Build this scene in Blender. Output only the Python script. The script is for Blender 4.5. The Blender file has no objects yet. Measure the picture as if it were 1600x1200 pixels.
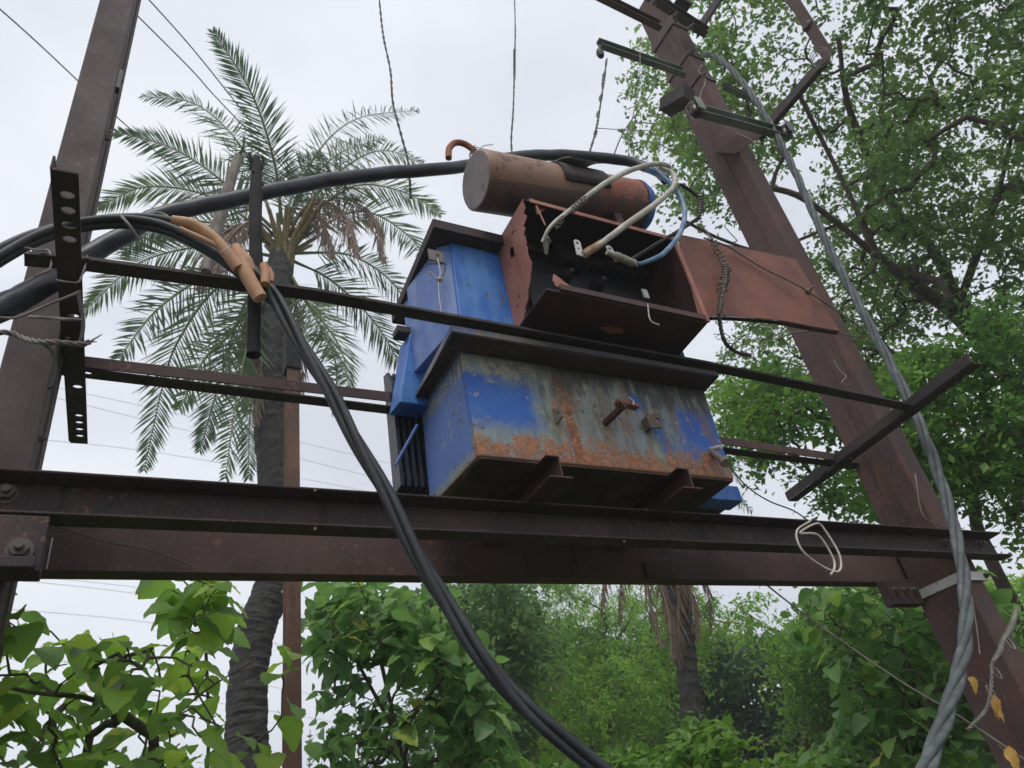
import bpy, bmesh, math, random
import numpy as np
from mathutils import Vector, Matrix, Quaternion
random.seed(7); rng = np.random.default_rng(11)
sc = bpy.context.scene
COL = sc.collection

# ------------------------------------------------------------------ camera
FPX = 1175.0
def nrm(v): v = np.array(v, float); return v/np.linalg.norm(v)
_Z = nrm([-345, -1703, FPX]); _X = nrm([2345, 330, FPX]); _X = nrm(_X-_Z*_X.dot(_Z)); _Y = np.cross(_Z, _X)
RW = np.array([_X, _Y, _Z])                 # world axes seen from the camera: X along the beams, Y across, Z up
cam = bpy.data.cameras.new('camera'); camo = bpy.data.objects.new('camera', cam); COL.objects.link(camo)
cam.sensor_width = 36; cam.lens = 36*FPX/1600; cam.clip_start = .05; cam.clip_end = 1500
m = Matrix.Identity(4)
for i in range(3):
    m[i][0] = RW[i][0]; m[i][1] = -RW[i][1]; m[i][2] = -RW[i][2]
camo.matrix_world = m
sc.camera = camo
cam.dof.use_dof = True; cam.dof.focus_distance = 3.1; cam.dof.aperture_fstop = 4.8     # a phone's slight softness
GROUND = -1.6                                # the camera is held 1.6 m above the ground

# ------------------------------------------------------------------ light
SUN_AZ, SUN_EL = math.radians(212), math.radians(60)
w = bpy.data.worlds.new('World'); sc.world = w; w.use_nodes = True
nt = w.node_tree; N = nt.nodes; L = nt.links; N.clear()
out = N.new('ShaderNodeOutputWorld')
sky = N.new('ShaderNodeTexSky'); sky.sky_type = 'NISHITA'; sky.sun_disc = False
sky.sun_elevation = SUN_EL; sky.sun_rotation = SUN_AZ; sky.dust_density = 3
b1 = N.new('ShaderNodeBackground'); b1.inputs[1].default_value = .08; L.new(sky.outputs[0], b1.inputs[0])
tc = N.new('ShaderNodeTexCoord')
n1 = N.new('ShaderNodeTexNoise'); n1.inputs['Scale'].default_value = 1.6; n1.inputs['Detail'].default_value = 5; n1.inputs['Roughness'].default_value = .5
mp = N.new('ShaderNodeMapping'); mp.inputs['Scale'].default_value = (1, 1, 2.2); mp.inputs['Location'].default_value = (.35, .2, .6)
L.new(tc.outputs['Generated'], mp.inputs[0]); L.new(mp.outputs[0], n1.inputs['Vector'])
rp = N.new('ShaderNodeValToRGB'); L.new(n1.outputs['Fac'], rp.inputs[0])
rp.color_ramp.elements[0].position = .30; rp.color_ramp.elements[0].color = (.66, .69, .77, 1)
rp.color_ramp.elements[1].position = .72; rp.color_ramp.elements[1].color = (1.0, 1.0, 1.0, 1)
e = rp.color_ramp.elements.new(.52); e.color = (.84, .87, .94, 1)
b2 = N.new('ShaderNodeBackground'); b2.inputs[1].default_value = 1.0; L.new(rp.outputs[0], b2.inputs[0])
mx = N.new('ShaderNodeMixShader'); mx.inputs[0].default_value = .9
L.new(b1.outputs[0], mx.inputs[1]); L.new(b2.outputs[0], mx.inputs[2]); L.new(mx.outputs[0], out.inputs[0])
sl = bpy.data.lights.new('sun', 'SUN'); sl.energy = 1.5; sl.angle = math.radians(25); sl.color = (1, .97, .93)
so = bpy.data.objects.new('sun', sl); COL.objects.link(so)
sd = Vector((math.sin(SUN_AZ)*math.cos(SUN_EL), math.cos(SUN_AZ)*math.cos(SUN_EL), math.sin(SUN_EL)))
so.rotation_euler = sd.to_track_quat('Z', 'Y').to_euler()
sc.view_settings.view_transform = 'Standard'; sc.view_settings.look = 'None'
sc.view_settings.exposure = 0.16; sc.view_settings.gamma = 1
sc.render.engine = 'CYCLES'
sc.cycles.max_bounces = 6; sc.cycles.transparent_max_bounces = 8

# ------------------------------------------------------------------ measuring rays
def ray(x, y): return RW @ np.array([x-800., y-600., FPX])
def PY(x, y, Y): r = ray(x, y); return r*(Y/r[1])
def PZ(x, y, Z): r = ray(x, y); return r*(Z/r[2])
def PX(x, y, X): r = ray(x, y); return r*(X/r[0])
def PD(x, y, D): return nrm(ray(x, y))*D
def proj(P):
    c = np.asarray(P) @ RW
    return c[..., 0]/c[..., 2]*FPX+800, c[..., 1]/c[..., 2]*FPX+600

# ------------------------------------------------------------------ material helpers
class G:
    """one material; s() gives sockets with arithmetic"""
    def __init__(s, name):
        s.m = bpy.data.materials.new(name); s.m.use_nodes = True; s.t = s.m.node_tree; s.t.nodes.clear()
        s.geo = s.t.nodes.new('ShaderNodeNewGeometry'); s.tc = s.t.nodes.new('ShaderNodeTexCoord')
        s.out = s.t.nodes.new('ShaderNodeOutputMaterial')
        s.pos = s.geo.outputs['Position']
    def _in(s, sock, v):
        if isinstance(v, (int, float)): sock.default_value = v
        elif isinstance(v, tuple): sock.default_value = v if len(v) == len(sock.default_value) else tuple(v)+(1,)
        else: s.t.links.new(v, sock)
    def math(s, op, a, b=0, c=None, clamp=False):
        n = s.t.nodes.new('ShaderNodeMath'); n.operation = op; n.use_clamp = clamp
        s._in(n.inputs[0], a); s._in(n.inputs[1], b)
        if c is not None: s._in(n.inputs[2], c)
        return n.outputs[0]
    def add(s, a, b): return s.math('ADD', a, b)
    def mul(s, a, b): return s.math('MULTIPLY', a, b)
    def sub(s, a, b): return s.math('SUBTRACT', a, b)
    def mx(s, a, b): return s.math('MAXIMUM', a, b)
    def mn(s, a, b): return s.math('MINIMUM', a, b)
    def step(s, x, lo, hi):
        n = s.t.nodes.new('ShaderNodeMapRange'); n.interpolation_type = 'SMOOTHSTEP'
        s._in(n.inputs[0], x); n.inputs[1].default_value = lo; n.inputs[2].default_value = hi
        n.inputs[3].default_value = 0; n.inputs[4].default_value = 1
        if lo > hi: n.inputs[1].default_value = hi; n.inputs[2].default_value = lo; n.inputs[3].default_value = 1; n.inputs[4].default_value = 0
        return n.outputs[0]
    def noise(s, scale, detail=4, rough=.55, vec=None, stretch=None, off=0):
        n = s.t.nodes.new('ShaderNodeTexNoise'); n.inputs['Scale'].default_value = scale
        n.inputs['Detail'].default_value = detail; n.inputs['Roughness'].default_value = rough
        v = s.pos if vec is None else vec
        mp = s.t.nodes.new('ShaderNodeMapping'); s.t.links.new(v, mp.inputs[0])
        if stretch: mp.inputs['Scale'].default_value = stretch
        mp.inputs['Location'].default_value = (off, off*.7, off*1.3)
        s.t.links.new(mp.outputs[0], n.inputs['Vector']); return n.outputs['Fac']
    def mix(s, f, a, b):
        n = s.t.nodes.new('ShaderNodeMix'); n.data_type = 'RGBA'
        s._in(n.inputs[0], f); s._in(n.inputs[6], a); s._in(n.inputs[7], b); return n.outputs[2]
    def ramp(s, f, stops):
        n = s.t.nodes.new('ShaderNodeValToRGB'); s._in(n.inputs[0], f)
        el = n.color_ramp.elements
        while len(el) > 1: el.remove(el[-1])
        el[0].position = stops[0][0]; el[0].color = tuple(stops[0][1])+(1,)
        for p, c in stops[1:]:
            x = el.new(p); x.color = tuple(c)+(1,)
        return n.outputs[0]
    def xyz(s, v=None):
        n = s.t.nodes.new('ShaderNodeSeparateXYZ'); s.t.links.new(s.pos if v is None else v, n.inputs[0]); return n.outputs
    def bsdf(s, color, rough=.6, metal=0, bump=None, bstr=.3, bdist=.002, trans=0, tcol=None, spec=.5):
        p = s.t.nodes.new('ShaderNodeBsdfPrincipled')
        s._in(p.inputs['Base Color'], color); s._in(p.inputs['Roughness'], rough); s._in(p.inputs['Metallic'], metal)
        p.inputs['Specular IOR Level'].default_value = spec
        if bump is not None:
            b = s.t.nodes.new('ShaderNodeBump'); b.inputs['Strength'].default_value = bstr; b.inputs['Distance'].default_value = bdist
            s.t.links.new(bump, b.inputs['Height']); s.t.links.new(b.outputs[0], p.inputs['Normal'])
        o = p.outputs[0]
        if trans:
            t = s.t.nodes.new('ShaderNodeBsdfTranslucent'); s._in(t.inputs[0], tcol if tcol is not None else color)
            x = s.t.nodes.new('ShaderNodeMixShader'); x.inputs[0].default_value = trans
            s.t.links.new(o, x.inputs[1]); s.t.links.new(t.outputs[0], x.inputs[2]); o = x.outputs[0]
        s.t.links.new(o, s.out.inputs[0]); return s.m

def painted_steel(name, base, light, rust, amount=.5, rough=.6, off=0.):
    g = G(name)
    n = g.noise(3.2, 6, .6, off=off); n2 = g.noise(38, 5, .65, off=off+3); n3 = g.noise(9, 5, .6, stretch=(1, 1, .25), off=off+5)
    c = g.mix(g.step(n, .35, .68), base, light)
    r = g.step(g.add(g.mul(n2, .45), g.mul(n3, .55)), .62-amount*.12, .74-amount*.1)
    c = g.mix(g.mul(r, .75), c, rust)
    c = g.mix(g.mul(g.step(g.noise(120, 2, .5, off=off), .60, .72), .45), c, tuple(v*1.9 for v in rust))
    run = g.mul(g.step(g.noise(26, 4, .6, stretch=(1, 1, .07), off=off+7), .57, .66), g.step(g.noise(2.4, 3, .5, off=off+2), .42, .6))
    c = g.mix(g.mul(run, .55), c, tuple(v*.45 for v in base))
    chip = g.mul(g.step(g.noise(48, 3, .5, off=off+11), .635, .65), g.step(g.noise(5, 3, .5, off=off+4), .5, .56))
    c = g.mix(g.mul(chip, .85), c, tuple(v*1.25 for v in rust))
    n2 = g.sub(n2, g.mul(chip, .5)); n2 = g.add(n2, g.mul(g.noise(7, 2, .5, off=off+1), 1.2))
    return g.bsdf(c, g.add(rough-.12, g.mul(n2, .3)), bump=g.add(n2, g.mul(g.noise(160, 3), .5)), bstr=.35, bdist=.0015)

M = {}
M['pole'] = painted_steel('pole_brown_paint', (.072, .054, .056), (.105, .078, .080), (.10, .045, .032), .7)
M['pole_red'] = painted_steel('pole_red_brown_paint', (.062, .040, .039), (.10, .055, .050), (.15, .055, .032), .8, off=3)
M['beam'] = painted_steel('beam_dark_steel', (.034, .026, .031), (.068, .042, .040), (.11, .045, .032), .6, off=8)
M['angle'] = painted_steel('angle_dark_steel', (.028, .024, .028), (.060, .043, .040), (.09, .04, .028), .5, off=15)
M['angle_mid'] = painted_steel('angle_brown_steel', (.068, .043, .041), (.11, .066, .058), (.13, .055, .038), .6, off=19)
M['galv'] = painted_steel('galvanised_green_grey', (.13, .16, .155), (.24, .27, .265), (.10, .07, .05), .35, off=23)
M['rust'] = painted_steel('rusted_red_steel', (.20, .075, .045), (.30, .115, .065), (.12, .04, .025), .5, off=31)
M['post'] = painted_steel('brown_rusting_post', (.10, .055, .038), (.19, .09, .055), (.05, .032, .028), .9, off=55)
M['lug'] = painted_steel('lug_worn_steel', (.12, .095, .085), (.20, .17, .15), (.20, .09, .05), .6, off=60)
M['bolt'] = painted_steel('bolt_steel', (.09, .075, .07), (.16, .13, .11), (.15, .06, .03), .5, off=41)
M['bright'] = painted_steel('bright_metal', (.42, .43, .44), (.58, .58, .58), (.22, .18, .15), .2, .4, off=42)

def rubber(name, c, c2, rough=.5):
    g = G(name); n = g.noise(14, 5, .6)
    return g.bsdf(g.mix(g.step(n, .4, .7), c, c2), rough, bump=g.noise(90, 3), bstr=.15, bdist=.001)
M['cable'] = rubber('black_cable_sheath', (.012, .015, .02), (.026, .031, .038), .55)
M['cable_big'] = rubber('dark_navy_sheath', (.018, .022, .034), (.04, .045, .062), .45)
M['cable_grey'] = rubber('weathered_grey_cable', (.065, .075, .08), (.12, .135, .14), .65)
M['white_cable'] = rubber('dirty_white_cable', (.36, .34, .29), (.55, .53, .47), .55)
M['blue_cable'] = rubber('blue_grey_cable', (.07, .17, .32), (.25, .33, .40), .5)
M['tan'] = rubber('tan_sleeve', (.46, .25, .14), (.62, .38, .24), .65)
M['wire'] = rubber('grey_wire', (.14, .125, .11), (.26, .235, .2), .6)
M['wire_pale'] = rubber('pale_wire', (.42, .38, .34), (.6, .56, .5), .5)
M['wire_far'] = rubber('weathered_aluminium_line', (.40, .42, .46), (.5, .52, .55), .6)
M['wire_dark'] = rubber('dark_wire', (.03, .028, .028), (.07, .06, .055), .6)
M['porcelain'] = rubber('brown_porcelain', (.05, .03, .03), (.10, .06, .055), .25)
M['char'] = rubber('charred_sheath', (.010, .010, .011), (.022, .02, .02), .9)

# transformer paints
def blue_paint(name, shade=(.022, .125, .47), pale=(.09, .24, .56)):
    g = G(name); n = g.noise(5, 5, .6); n2 = g.noise(40, 5, .65)
    st = g.noise(14, 4, .6, stretch=(1, 1, .12), off=3)
    c = g.mix(g.step(g.add(g.mul(n, .5), g.mul(st, .5)), .42, .62), shade, pale)
    c = g.mix(g.mul(g.step(g.noise(45, 4, .6, off=6), .645, .66), .9), c, (.11, .065, .045))
    c = g.mix(g.mul(g.step(g.noise(16, 6, .7, stretch=(1, 1, .3)), .64, .7), .8), c, (.13, .085, .06))
    c = g.mix(g.mul(g.step(n2, .66, .74), .5), c, (.2, .22, .2))
    return g.bsdf(c, .48, bump=n2, bstr=.12, bdist=.001)
M['blue'] = blue_paint('blue_paint'); M['blue_pale'] = blue_paint('blue_paint_pale', (.07, .15, .44), (.15, .23, .48))  # paler blue for the side stiffener and the tie rod
M['fin'] = blue_paint('blue_black_fin_paint', (.010, .013, .028), (.02, .024, .042))

def tank_paint():
    g = G('tank_stained_blue_paint'); x, y, z = g.xyz()
    u = g.mul(g.sub(x, 1.015), 1/1.125); v = g.mul(g.sub(z, 1.2), 1/.445)
    n = g.noise(7, 6, .62); nf = g.noise(55, 6, .72); ns = g.noise(30, 5, .6, stretch=(1, 1, .18)); nn = g.sub(n, .5)
    n2 = g.sub(g.noise(22, 5, .7, off=4), .5)
    du = g.add(u, g.add(g.mul(nn, .16), g.mul(n2, .10))); dv = g.add(v, g.add(g.mul(nn, .32), g.mul(n2, .22)))
    grey = g.mix(g.step(ns, .42, .62), (.22, .25, .22), (.12, .145, .135))
    grey = g.mix(g.mul(g.step(nf, .5, .62), .55), grey, (.34, .32, .22))
    grey = g.mix(g.mul(g.step(g.noise(4, 4, .6, off=9), .45, .6), .6), grey, (.21, .27, .32))
    blue = g.mix(g.step(n, .4, .7), (.022, .105, .43), (.045, .145, .43))
    def box(a, b, c, d, s=.05):
        return g.mul(g.mul(g.step(du, a-s, a+s), g.step(du, b+s, b-s)), g.mul(g.step(dv, c-s*2, c+s*2), g.step(dv, d+s*2, d-s*2)))
    bm = g.mx(box(-.3, .25, .30, .80), g.mx(box(.80, 1.4, .14, .74), g.mx(box(.70, .76, .18, .55, .02), box(.60, .70, .62, .80, .02))))
    left = g.step(g.sub(y, 1.91), .004, .02)
    bm = g.mx(bm, g.mul(left, g.step(dv, .04, .16)))
    c = g.mix(bm, grey, blue)
    c = g.mix(g.mul(left, g.mul(g.step(dv, .0, .2), .55)), c, (.16, .24, .50))  # left wall paled towards lilac, sky light put into its colour
    brown = g.mul(g.mul(g.step(g.noise(24, 5, .6, stretch=(1, 1, .12), off=41), .50, .60), g.step(u, .28, .5)), g.sub(1, left))
    c = g.mix(g.mul(brown, .65), c, (.19, .115, .08))
    # yellow crust round the top edge of the left patch
    crust = g.mul(g.mul(g.step(nf, .44, .56), g.step(dv, .72, .84)), g.mul(g.step(v, 1.02, .90), g.step(u, .62, .3)))
    c = g.mix(g.mul(crust, .8), c, (.36, .33, .20))
    # rust: bottom band, vertical streak, streaks right of centre
    rb = g.add(v, g.add(g.mul(nn, -.5), g.mul(n2, .4)))
    rb = g.mul(g.step(rb, .33, .06), g.add(.72, g.mul(g.step(u, .1, .35), .28)))
    st = g.math('ABSOLUTE', g.sub(g.add(u, g.mul(n2, .03)), g.add(.345, g.mul(g.sub(1, v), .022))))
    streak = g.mul(g.step(st, .024, .014), g.step(v, 1.0, .8))
    halo = g.mul(g.mul(g.step(g.math('ABSOLUTE', g.sub(du, .36)), .09, .02), g.step(nf, .46, .58)), .7)
    spots = g.mul(g.mul(g.step(nf, .46, .58), g.step(u, .30, .5)), g.mul(g.step(ns, .5, .6), .6))
    r = g.mx(g.mx(g.mul(rb, g.add(.25, g.step(nf, .36, .54))), g.mx(streak, halo)), spots)
    r = g.mul(g.mn(r, 1), g.sub(1, g.mul(left, .75)))
    rc = g.ramp(nf, [(.3, (.10, .035, .022)), (.46, (.24, .085, .035)), (.56, (.38, .16, .065)), (.7, (.36, .24, .12))])
    rc = g.mix(g.mul(g.step(g.noise(130, 4, .7, off=5), .50, .62), .6), rc, (.075, .03, .022))
    rc = g.mix(g.mul(g.step(g.noise(18, 4, .6, off=25), .52, .62), .5), rc, (.17, .15, .11))
    c = g.mix(g.step(r, .22, .62), c, rc)
    chip = g.mul(g.step(g.noise(38, 4, .6, off=21), .60, .625), g.step(g.noise(6, 3, .5, off=22), .46, .54)); c = g.mix(g.mul(chip, .9), c, (.12, .06, .04))
    crisp = g.mul(g.step(g.noise(26, 4, .62, off=31), .615, .63), g.step(v, .2, .5)); c = g.mix(g.mul(crisp, .6), c, (.33, .33, .27))
    drip = g.mul(g.step(g.noise(60, 3, .5, stretch=(1, 1, .06), off=2), .60, .68), g.step(dv, .55, .95))
    c = g.mix(g.mul(drip, .8), c, (.05, .055, .04))
    ed = g.step(v, .05, -.0)
    c = g.mix(g.mul(ed, .8), c, (.17, .06, .035))
    soot_shade = g.mul(g.step(g.add(v, g.add(g.mul(nn, .8), g.mul(g.sub(ns, .5), .9))), .60, .90), g.step(u, .12, .42))  # soot below the collar, with the overhang's shade painted in
    c = g.mix(g.mul(soot_shade, .85), c, (.03, .036, .04))
    return g.bsdf(c, g.add(.45, g.mul(nf, .35)), bump=nf, bstr=.3, bdist=.002)
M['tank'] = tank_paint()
def under_paint():
    g = G('tank_underside'); n = g.noise(9, 5, .6)
    return g.bsdf(g.mix(g.step(n, .4, .65), (.035, .026, .02), (.085, .05, .035)), .8, bump=g.noise(50), bstr=.3)
M['under'] = under_paint()
def flange_paint():
    g = G('flange_worn_paint'); n = g.noise(12, 6, .65); nf = g.noise(60, 5, .7)
    c = g.mix(g.step(n, .42, .60), (.17, .15, .13), (.23, .21, .19))
    c = g.mix(g.mul(g.step(g.noise(8, 4, .6, off=3), .56, .62), .8), c, (.10, .15, .36))
    c = g.mix(g.mul(g.step(nf, .56, .66), .6), c, (.15, .07, .045))
    x, y, z = g.xyz()
    oil = g.mul(g.step(g.add(x, g.mul(g.sub(n, .5), .35)), 1.14, 1.34), .9)
    c = g.mix(oil, c, (.022, .022, .028))
    return g.bsdf(c, .6, bump=nf, bstr=.25)
M['flange'] = flange_paint()
def oxide(name, a, b, c3, off=0):
    g = G(name); n = g.noise(5, 6, .6, off=off); nf = g.noise(48, 6, .7, off=off)
    c = g.mix(g.step(n, .36, .66), a, b)
    c = g.mix(g.mul(g.step(nf, .58, .68), .6), c, c3)
    c = g.mix(g.mul(g.step(g.noise(20, 4, .6, stretch=(1, 1, .15), off=off), .6, .7), .5), c, tuple(v*.5 for v in a))
    return g.bsdf(c, .62, bump=nf, bstr=.25, bdist=.0015)
M['oxide'] = oxide('red_oxide_primer', (.29, .115, .082), (.37, .165, .12), (.15, .06, .045))
M['oxide_door'] = oxide('red_oxide_door', (.155, .052, .034), (.225, .08, .052), (.10, .04, .035), 7)
M['oxide_dark'] = oxide('dark_oxide_sheet', (.045, .020, .019), (.075, .030, .027), (.13, .055, .045), 4)
M['soot_shade'] = oxide('sooty_box_interior', (.012, .013, .02), (.024, .022, .028), (.04, .03, .03), 9)
def cyl_paint():
    g = G('conservator_faded_paint'); x, y, z = g.xyz(); n = g.noise(9, 6, .6); nf = g.noise(50, 5, .7); nn = g.mul(g.sub(n, .5), .3)
    t = g.add(g.mul(g.sub(x, 1.1), 1/.9), nn)
    c = g.mix(g.step(t, .35, .55), (.27, .15, .10), (.17, .105, .085))
    c = g.mix(g.step(t, .58, .7), c, (.30, .095, .055))
    c = g.mix(g.step(t, .97, 1.02), c, (.04, .06, .16))
    c = g.mix(g.mul(g.step(g.noise(11, 6, .7, off=8), .54, .58), .75), c, (.085, .05, .042))
    c = g.mix(g.mul(g.step(g.noise(30, 4, .6, off=18), .60, .62), .8), c, (.33, .16, .09))
    c = g.mix(g.mul(g.step(n, .5, .66), .5), c, (.10, .06, .055))
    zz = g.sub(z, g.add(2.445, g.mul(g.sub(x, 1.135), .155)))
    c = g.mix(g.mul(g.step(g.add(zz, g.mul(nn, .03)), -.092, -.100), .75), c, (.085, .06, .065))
    c = g.mix(g.mul(g.step(nf, .60, .68), .5), c, (.26, .17, .10))
    return g.bsdf(c, .55, bump=nf, bstr=.22)
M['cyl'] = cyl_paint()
M['cap'] = oxide('conservator_cap_grey', (.17, .135, .135), (.24, .20, .20), (.16, .08, .07), 12)
M['saddle'] = oxide('grey_saddle_sheet', (.30, .30, .31), (.42, .42, .43), (.14, .09, .07), 14)

def leaf_mat(name, stops, obj=True, trans=.38, veins=True, rough=.42):
    g = G(name)
    if obj:
        n = g.t.nodes.new('ShaderNodeObjectInfo'); f = n.outputs['Random']
    else:
        n = g.t.nodes.new('ShaderNodeAttribute'); n.attribute_name = 'v'; f = n.outputs['Fac']
    c = g.ramp(f, stops)
    c = g.mix(g.mul(g.step(g.noise(25, 4, .6), .55, .75), .3), c, (.10, .15, .03))
    if veins:
        x, y, z = g.xyz(g.tc.outputs['Object'])
        ax = g.math('ABSOLUTE', x)
        mid = g.step(ax, .018, .006)
        vv = g.math('ABSOLUTE', g.math('SINE', g.mul(g.sub(y, g.mul(ax, .7)), 26)))
        side = g.mul(g.step(vv, .22, .05), .45)
        c = g.mix(g.mul(g.mx(mid, side), .45), c, (.22, .30, .10))
    hsv = g.t.nodes.new('ShaderNodeHueSaturation'); hsv.inputs['Value'].default_value = 1.6; g.t.links.new(c, hsv.inputs['Color'])
    if veins:
        v3 = g.tc.outputs['Object']; sp = g.step(g.noise(6, 5, .75, vec=v3), .64, .68)
        rim = g.mul(g.step(ax, .24, .36), g.step(g.noise(9, 3, .5, vec=v3, off=4), .52, .6)); c = g.mix(g.mul(g.mx(sp, rim), .75), c, (.16, .11, .035))
    return g.bsdf(c, rough, trans=trans, tcol=hsv.outputs[0], spec=.35)
GREEN1 = [(0, (0.098, 0.198, 0.04)), (0.35, (0.156, 0.297, 0.045)), (0.75, (0.234, 0.396, 0.05)), (0.95, (0.338, 0.462, 0.06)), (1, (0.468, 0.462, 0.08))]
GREEN2 = [(0, (0.078, 0.179, 0.052)), (0.4, (0.117, 0.246, 0.067)), (0.8, (0.182, 0.325, 0.076)), (0.96, (0.26, 0.403, 0.076)), (1, (0.468, 0.47, 0.085))]
GREEN3 = [(0, (0.066, 0.137, 0.05)), (0.4, (0.11, 0.2, 0.06)), (0.75, (0.176, 0.273, 0.07)), (1, (0.297, 0.347, 0.08))]
GREEN4 = [(0, (0.108, 0.21, 0.04)), (0.4, (0.192, 0.357, 0.06)), (0.75, (0.288, 0.462, 0.075)), (1, (0.408, 0.5, 0.09))]
M['leaf_big'] = leaf_mat('broad_leaf', GREEN1, trans=.48); M['leaf_big_s'] = leaf_mat('broad_leaf_small', GREEN1, False, veins=False)
M['leaf_mid'] = leaf_mat('dark_shrub_leaf', GREEN2); M['leaf_mid_s'] = leaf_mat('dark_shrub_leaf_small', GREEN2, False, veins=False)
M['leaf_tree'] = leaf_mat('tree_leaf', GREEN3, False, .5, False); M['leaf_far'] = leaf_mat('feathery_leaf', GREEN4, False, .5, False)
M['leaf_near'] = leaf_mat('canopy_leaf', [(0, (.07, .16, .04)), (.5, (.12, .25, .055)), (.85, (.19, .34, .06)), (1, (.30, .40, .08))], False, .48, False)
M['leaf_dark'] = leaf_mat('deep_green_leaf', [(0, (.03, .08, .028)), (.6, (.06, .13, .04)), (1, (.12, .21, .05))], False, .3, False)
M['leaf_lime'] = leaf_mat('lime_leaf', [(0, (.08, .18, .03)), (.5, (.14, .28, .035)), (1, (.30, .40, .05))], False, .4, False)
M['frond'] = leaf_mat('palm_leaflet', [(0, (.05, .095, .05)), (.6, (.08, .14, .065)), (1, (.18, .22, .07))], False, .42, False, .38)
M['frond_dead'] = leaf_mat('dead_palm_leaflet', [(0, (.10, .075, .06)), (.6, (.16, .115, .09)), (1, (.26, .18, .13))], False, .2, False, .7)
M['dead_leaf'] = leaf_mat('orange_dry_leaf', [(0, (.50, .25, .06)), (1, (.62, .36, .08))], True, .3)
def bark(name, a, b, sc_=10, st=(1, 1, .3)):
    g = G(name); n = g.noise(sc_, 6, .65, stretch=st); n2 = g.noise(sc_*5, 4, .6)
    return g.bsdf(g.mix(g.step(n, .38, .64), a, b), .85, bump=g.add(n, g.mul(n2, .4)), bstr=.7, bdist=.012)
M['bark'] = bark('brown_bark', (.055, .04, .032), (.12, .088, .07)); M['bark_palm'] = bark('palm_bark', (.022, .02, .02), (.045, .04, .036), 11, (1, 1, 1.4))
M['bark_grey'] = bark('grey_stalk', (.14, .12, .105), (.24, .21, .185), 22); M['twig'] = bark('green_brown_twig', (.06, .055, .03), (.10, .10, .05), 30)
M['petiole'] = bark('palm_petiole', (.16, .125, .05), (.26, .21, .085), 20); M['petiole_dead'] = bark('dead_petiole', (.13, .10, .08), (.22, .165, .13), 20)
M['dark'] = M['char']

# ------------------------------------------------------------------ object helpers
def prop(o, label=None, cat=None, group=None, kind=None):
    for k, v in (('label', label), ('category', cat), ('group', group), ('kind', kind)):
        if v: o[k] = v
    return o
def wloc(o):
    v = Vector((0, 0, 0))
    while o is not None: v += o.location; o = o.parent
    return v
def T(name, label, cat, loc, group=None):
    o = bpy.data.objects.new(name, None); o.empty_display_size = .1; COL.objects.link(o); o.location = Vector([float(a) for a in loc])
    return prop(o, label, cat, group)
def catmull(P, n=8):
    P = [np.asarray(p, float) for p in P]
    if len(P) < 3: return [P[0]+(P[-1]-P[0])*t for t in np.linspace(0, 1, n+1)]
    Q = [2*P[0]-P[1]]+P+[2*P[-1]-P[-2]]; o = []
    for i in range(1, len(Q)-2):
        a, b, c, d = Q[i-1:i+3]
        for k in range(n):
            t = k/n; o.append(.5*((2*b)+(c-a)*t+(2*a-5*b+4*c-d)*t*t+(3*b-a-3*c+d)*t**3))
    o.append(P[-1]); return o
def frames(P):
    P = [np.asarray(p, float) for p in P]; F = []
    t = nrm(P[1]-P[0]); u = nrm(np.cross(t, [0, 0, 1]) if abs(t[2]) < .95 else np.cross(t, [0, 1, 0]))
    for i in range(len(P)):
        a = P[max(i-1, 0)]; b = P[min(i+1, len(P)-1)]; t = nrm(b-a) if np.linalg.norm(b-a) > 1e-9 else t
        u = nrm(u-t*u.dot(t)); F.append((t, u, np.cross(t, u)))
    return F
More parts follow.
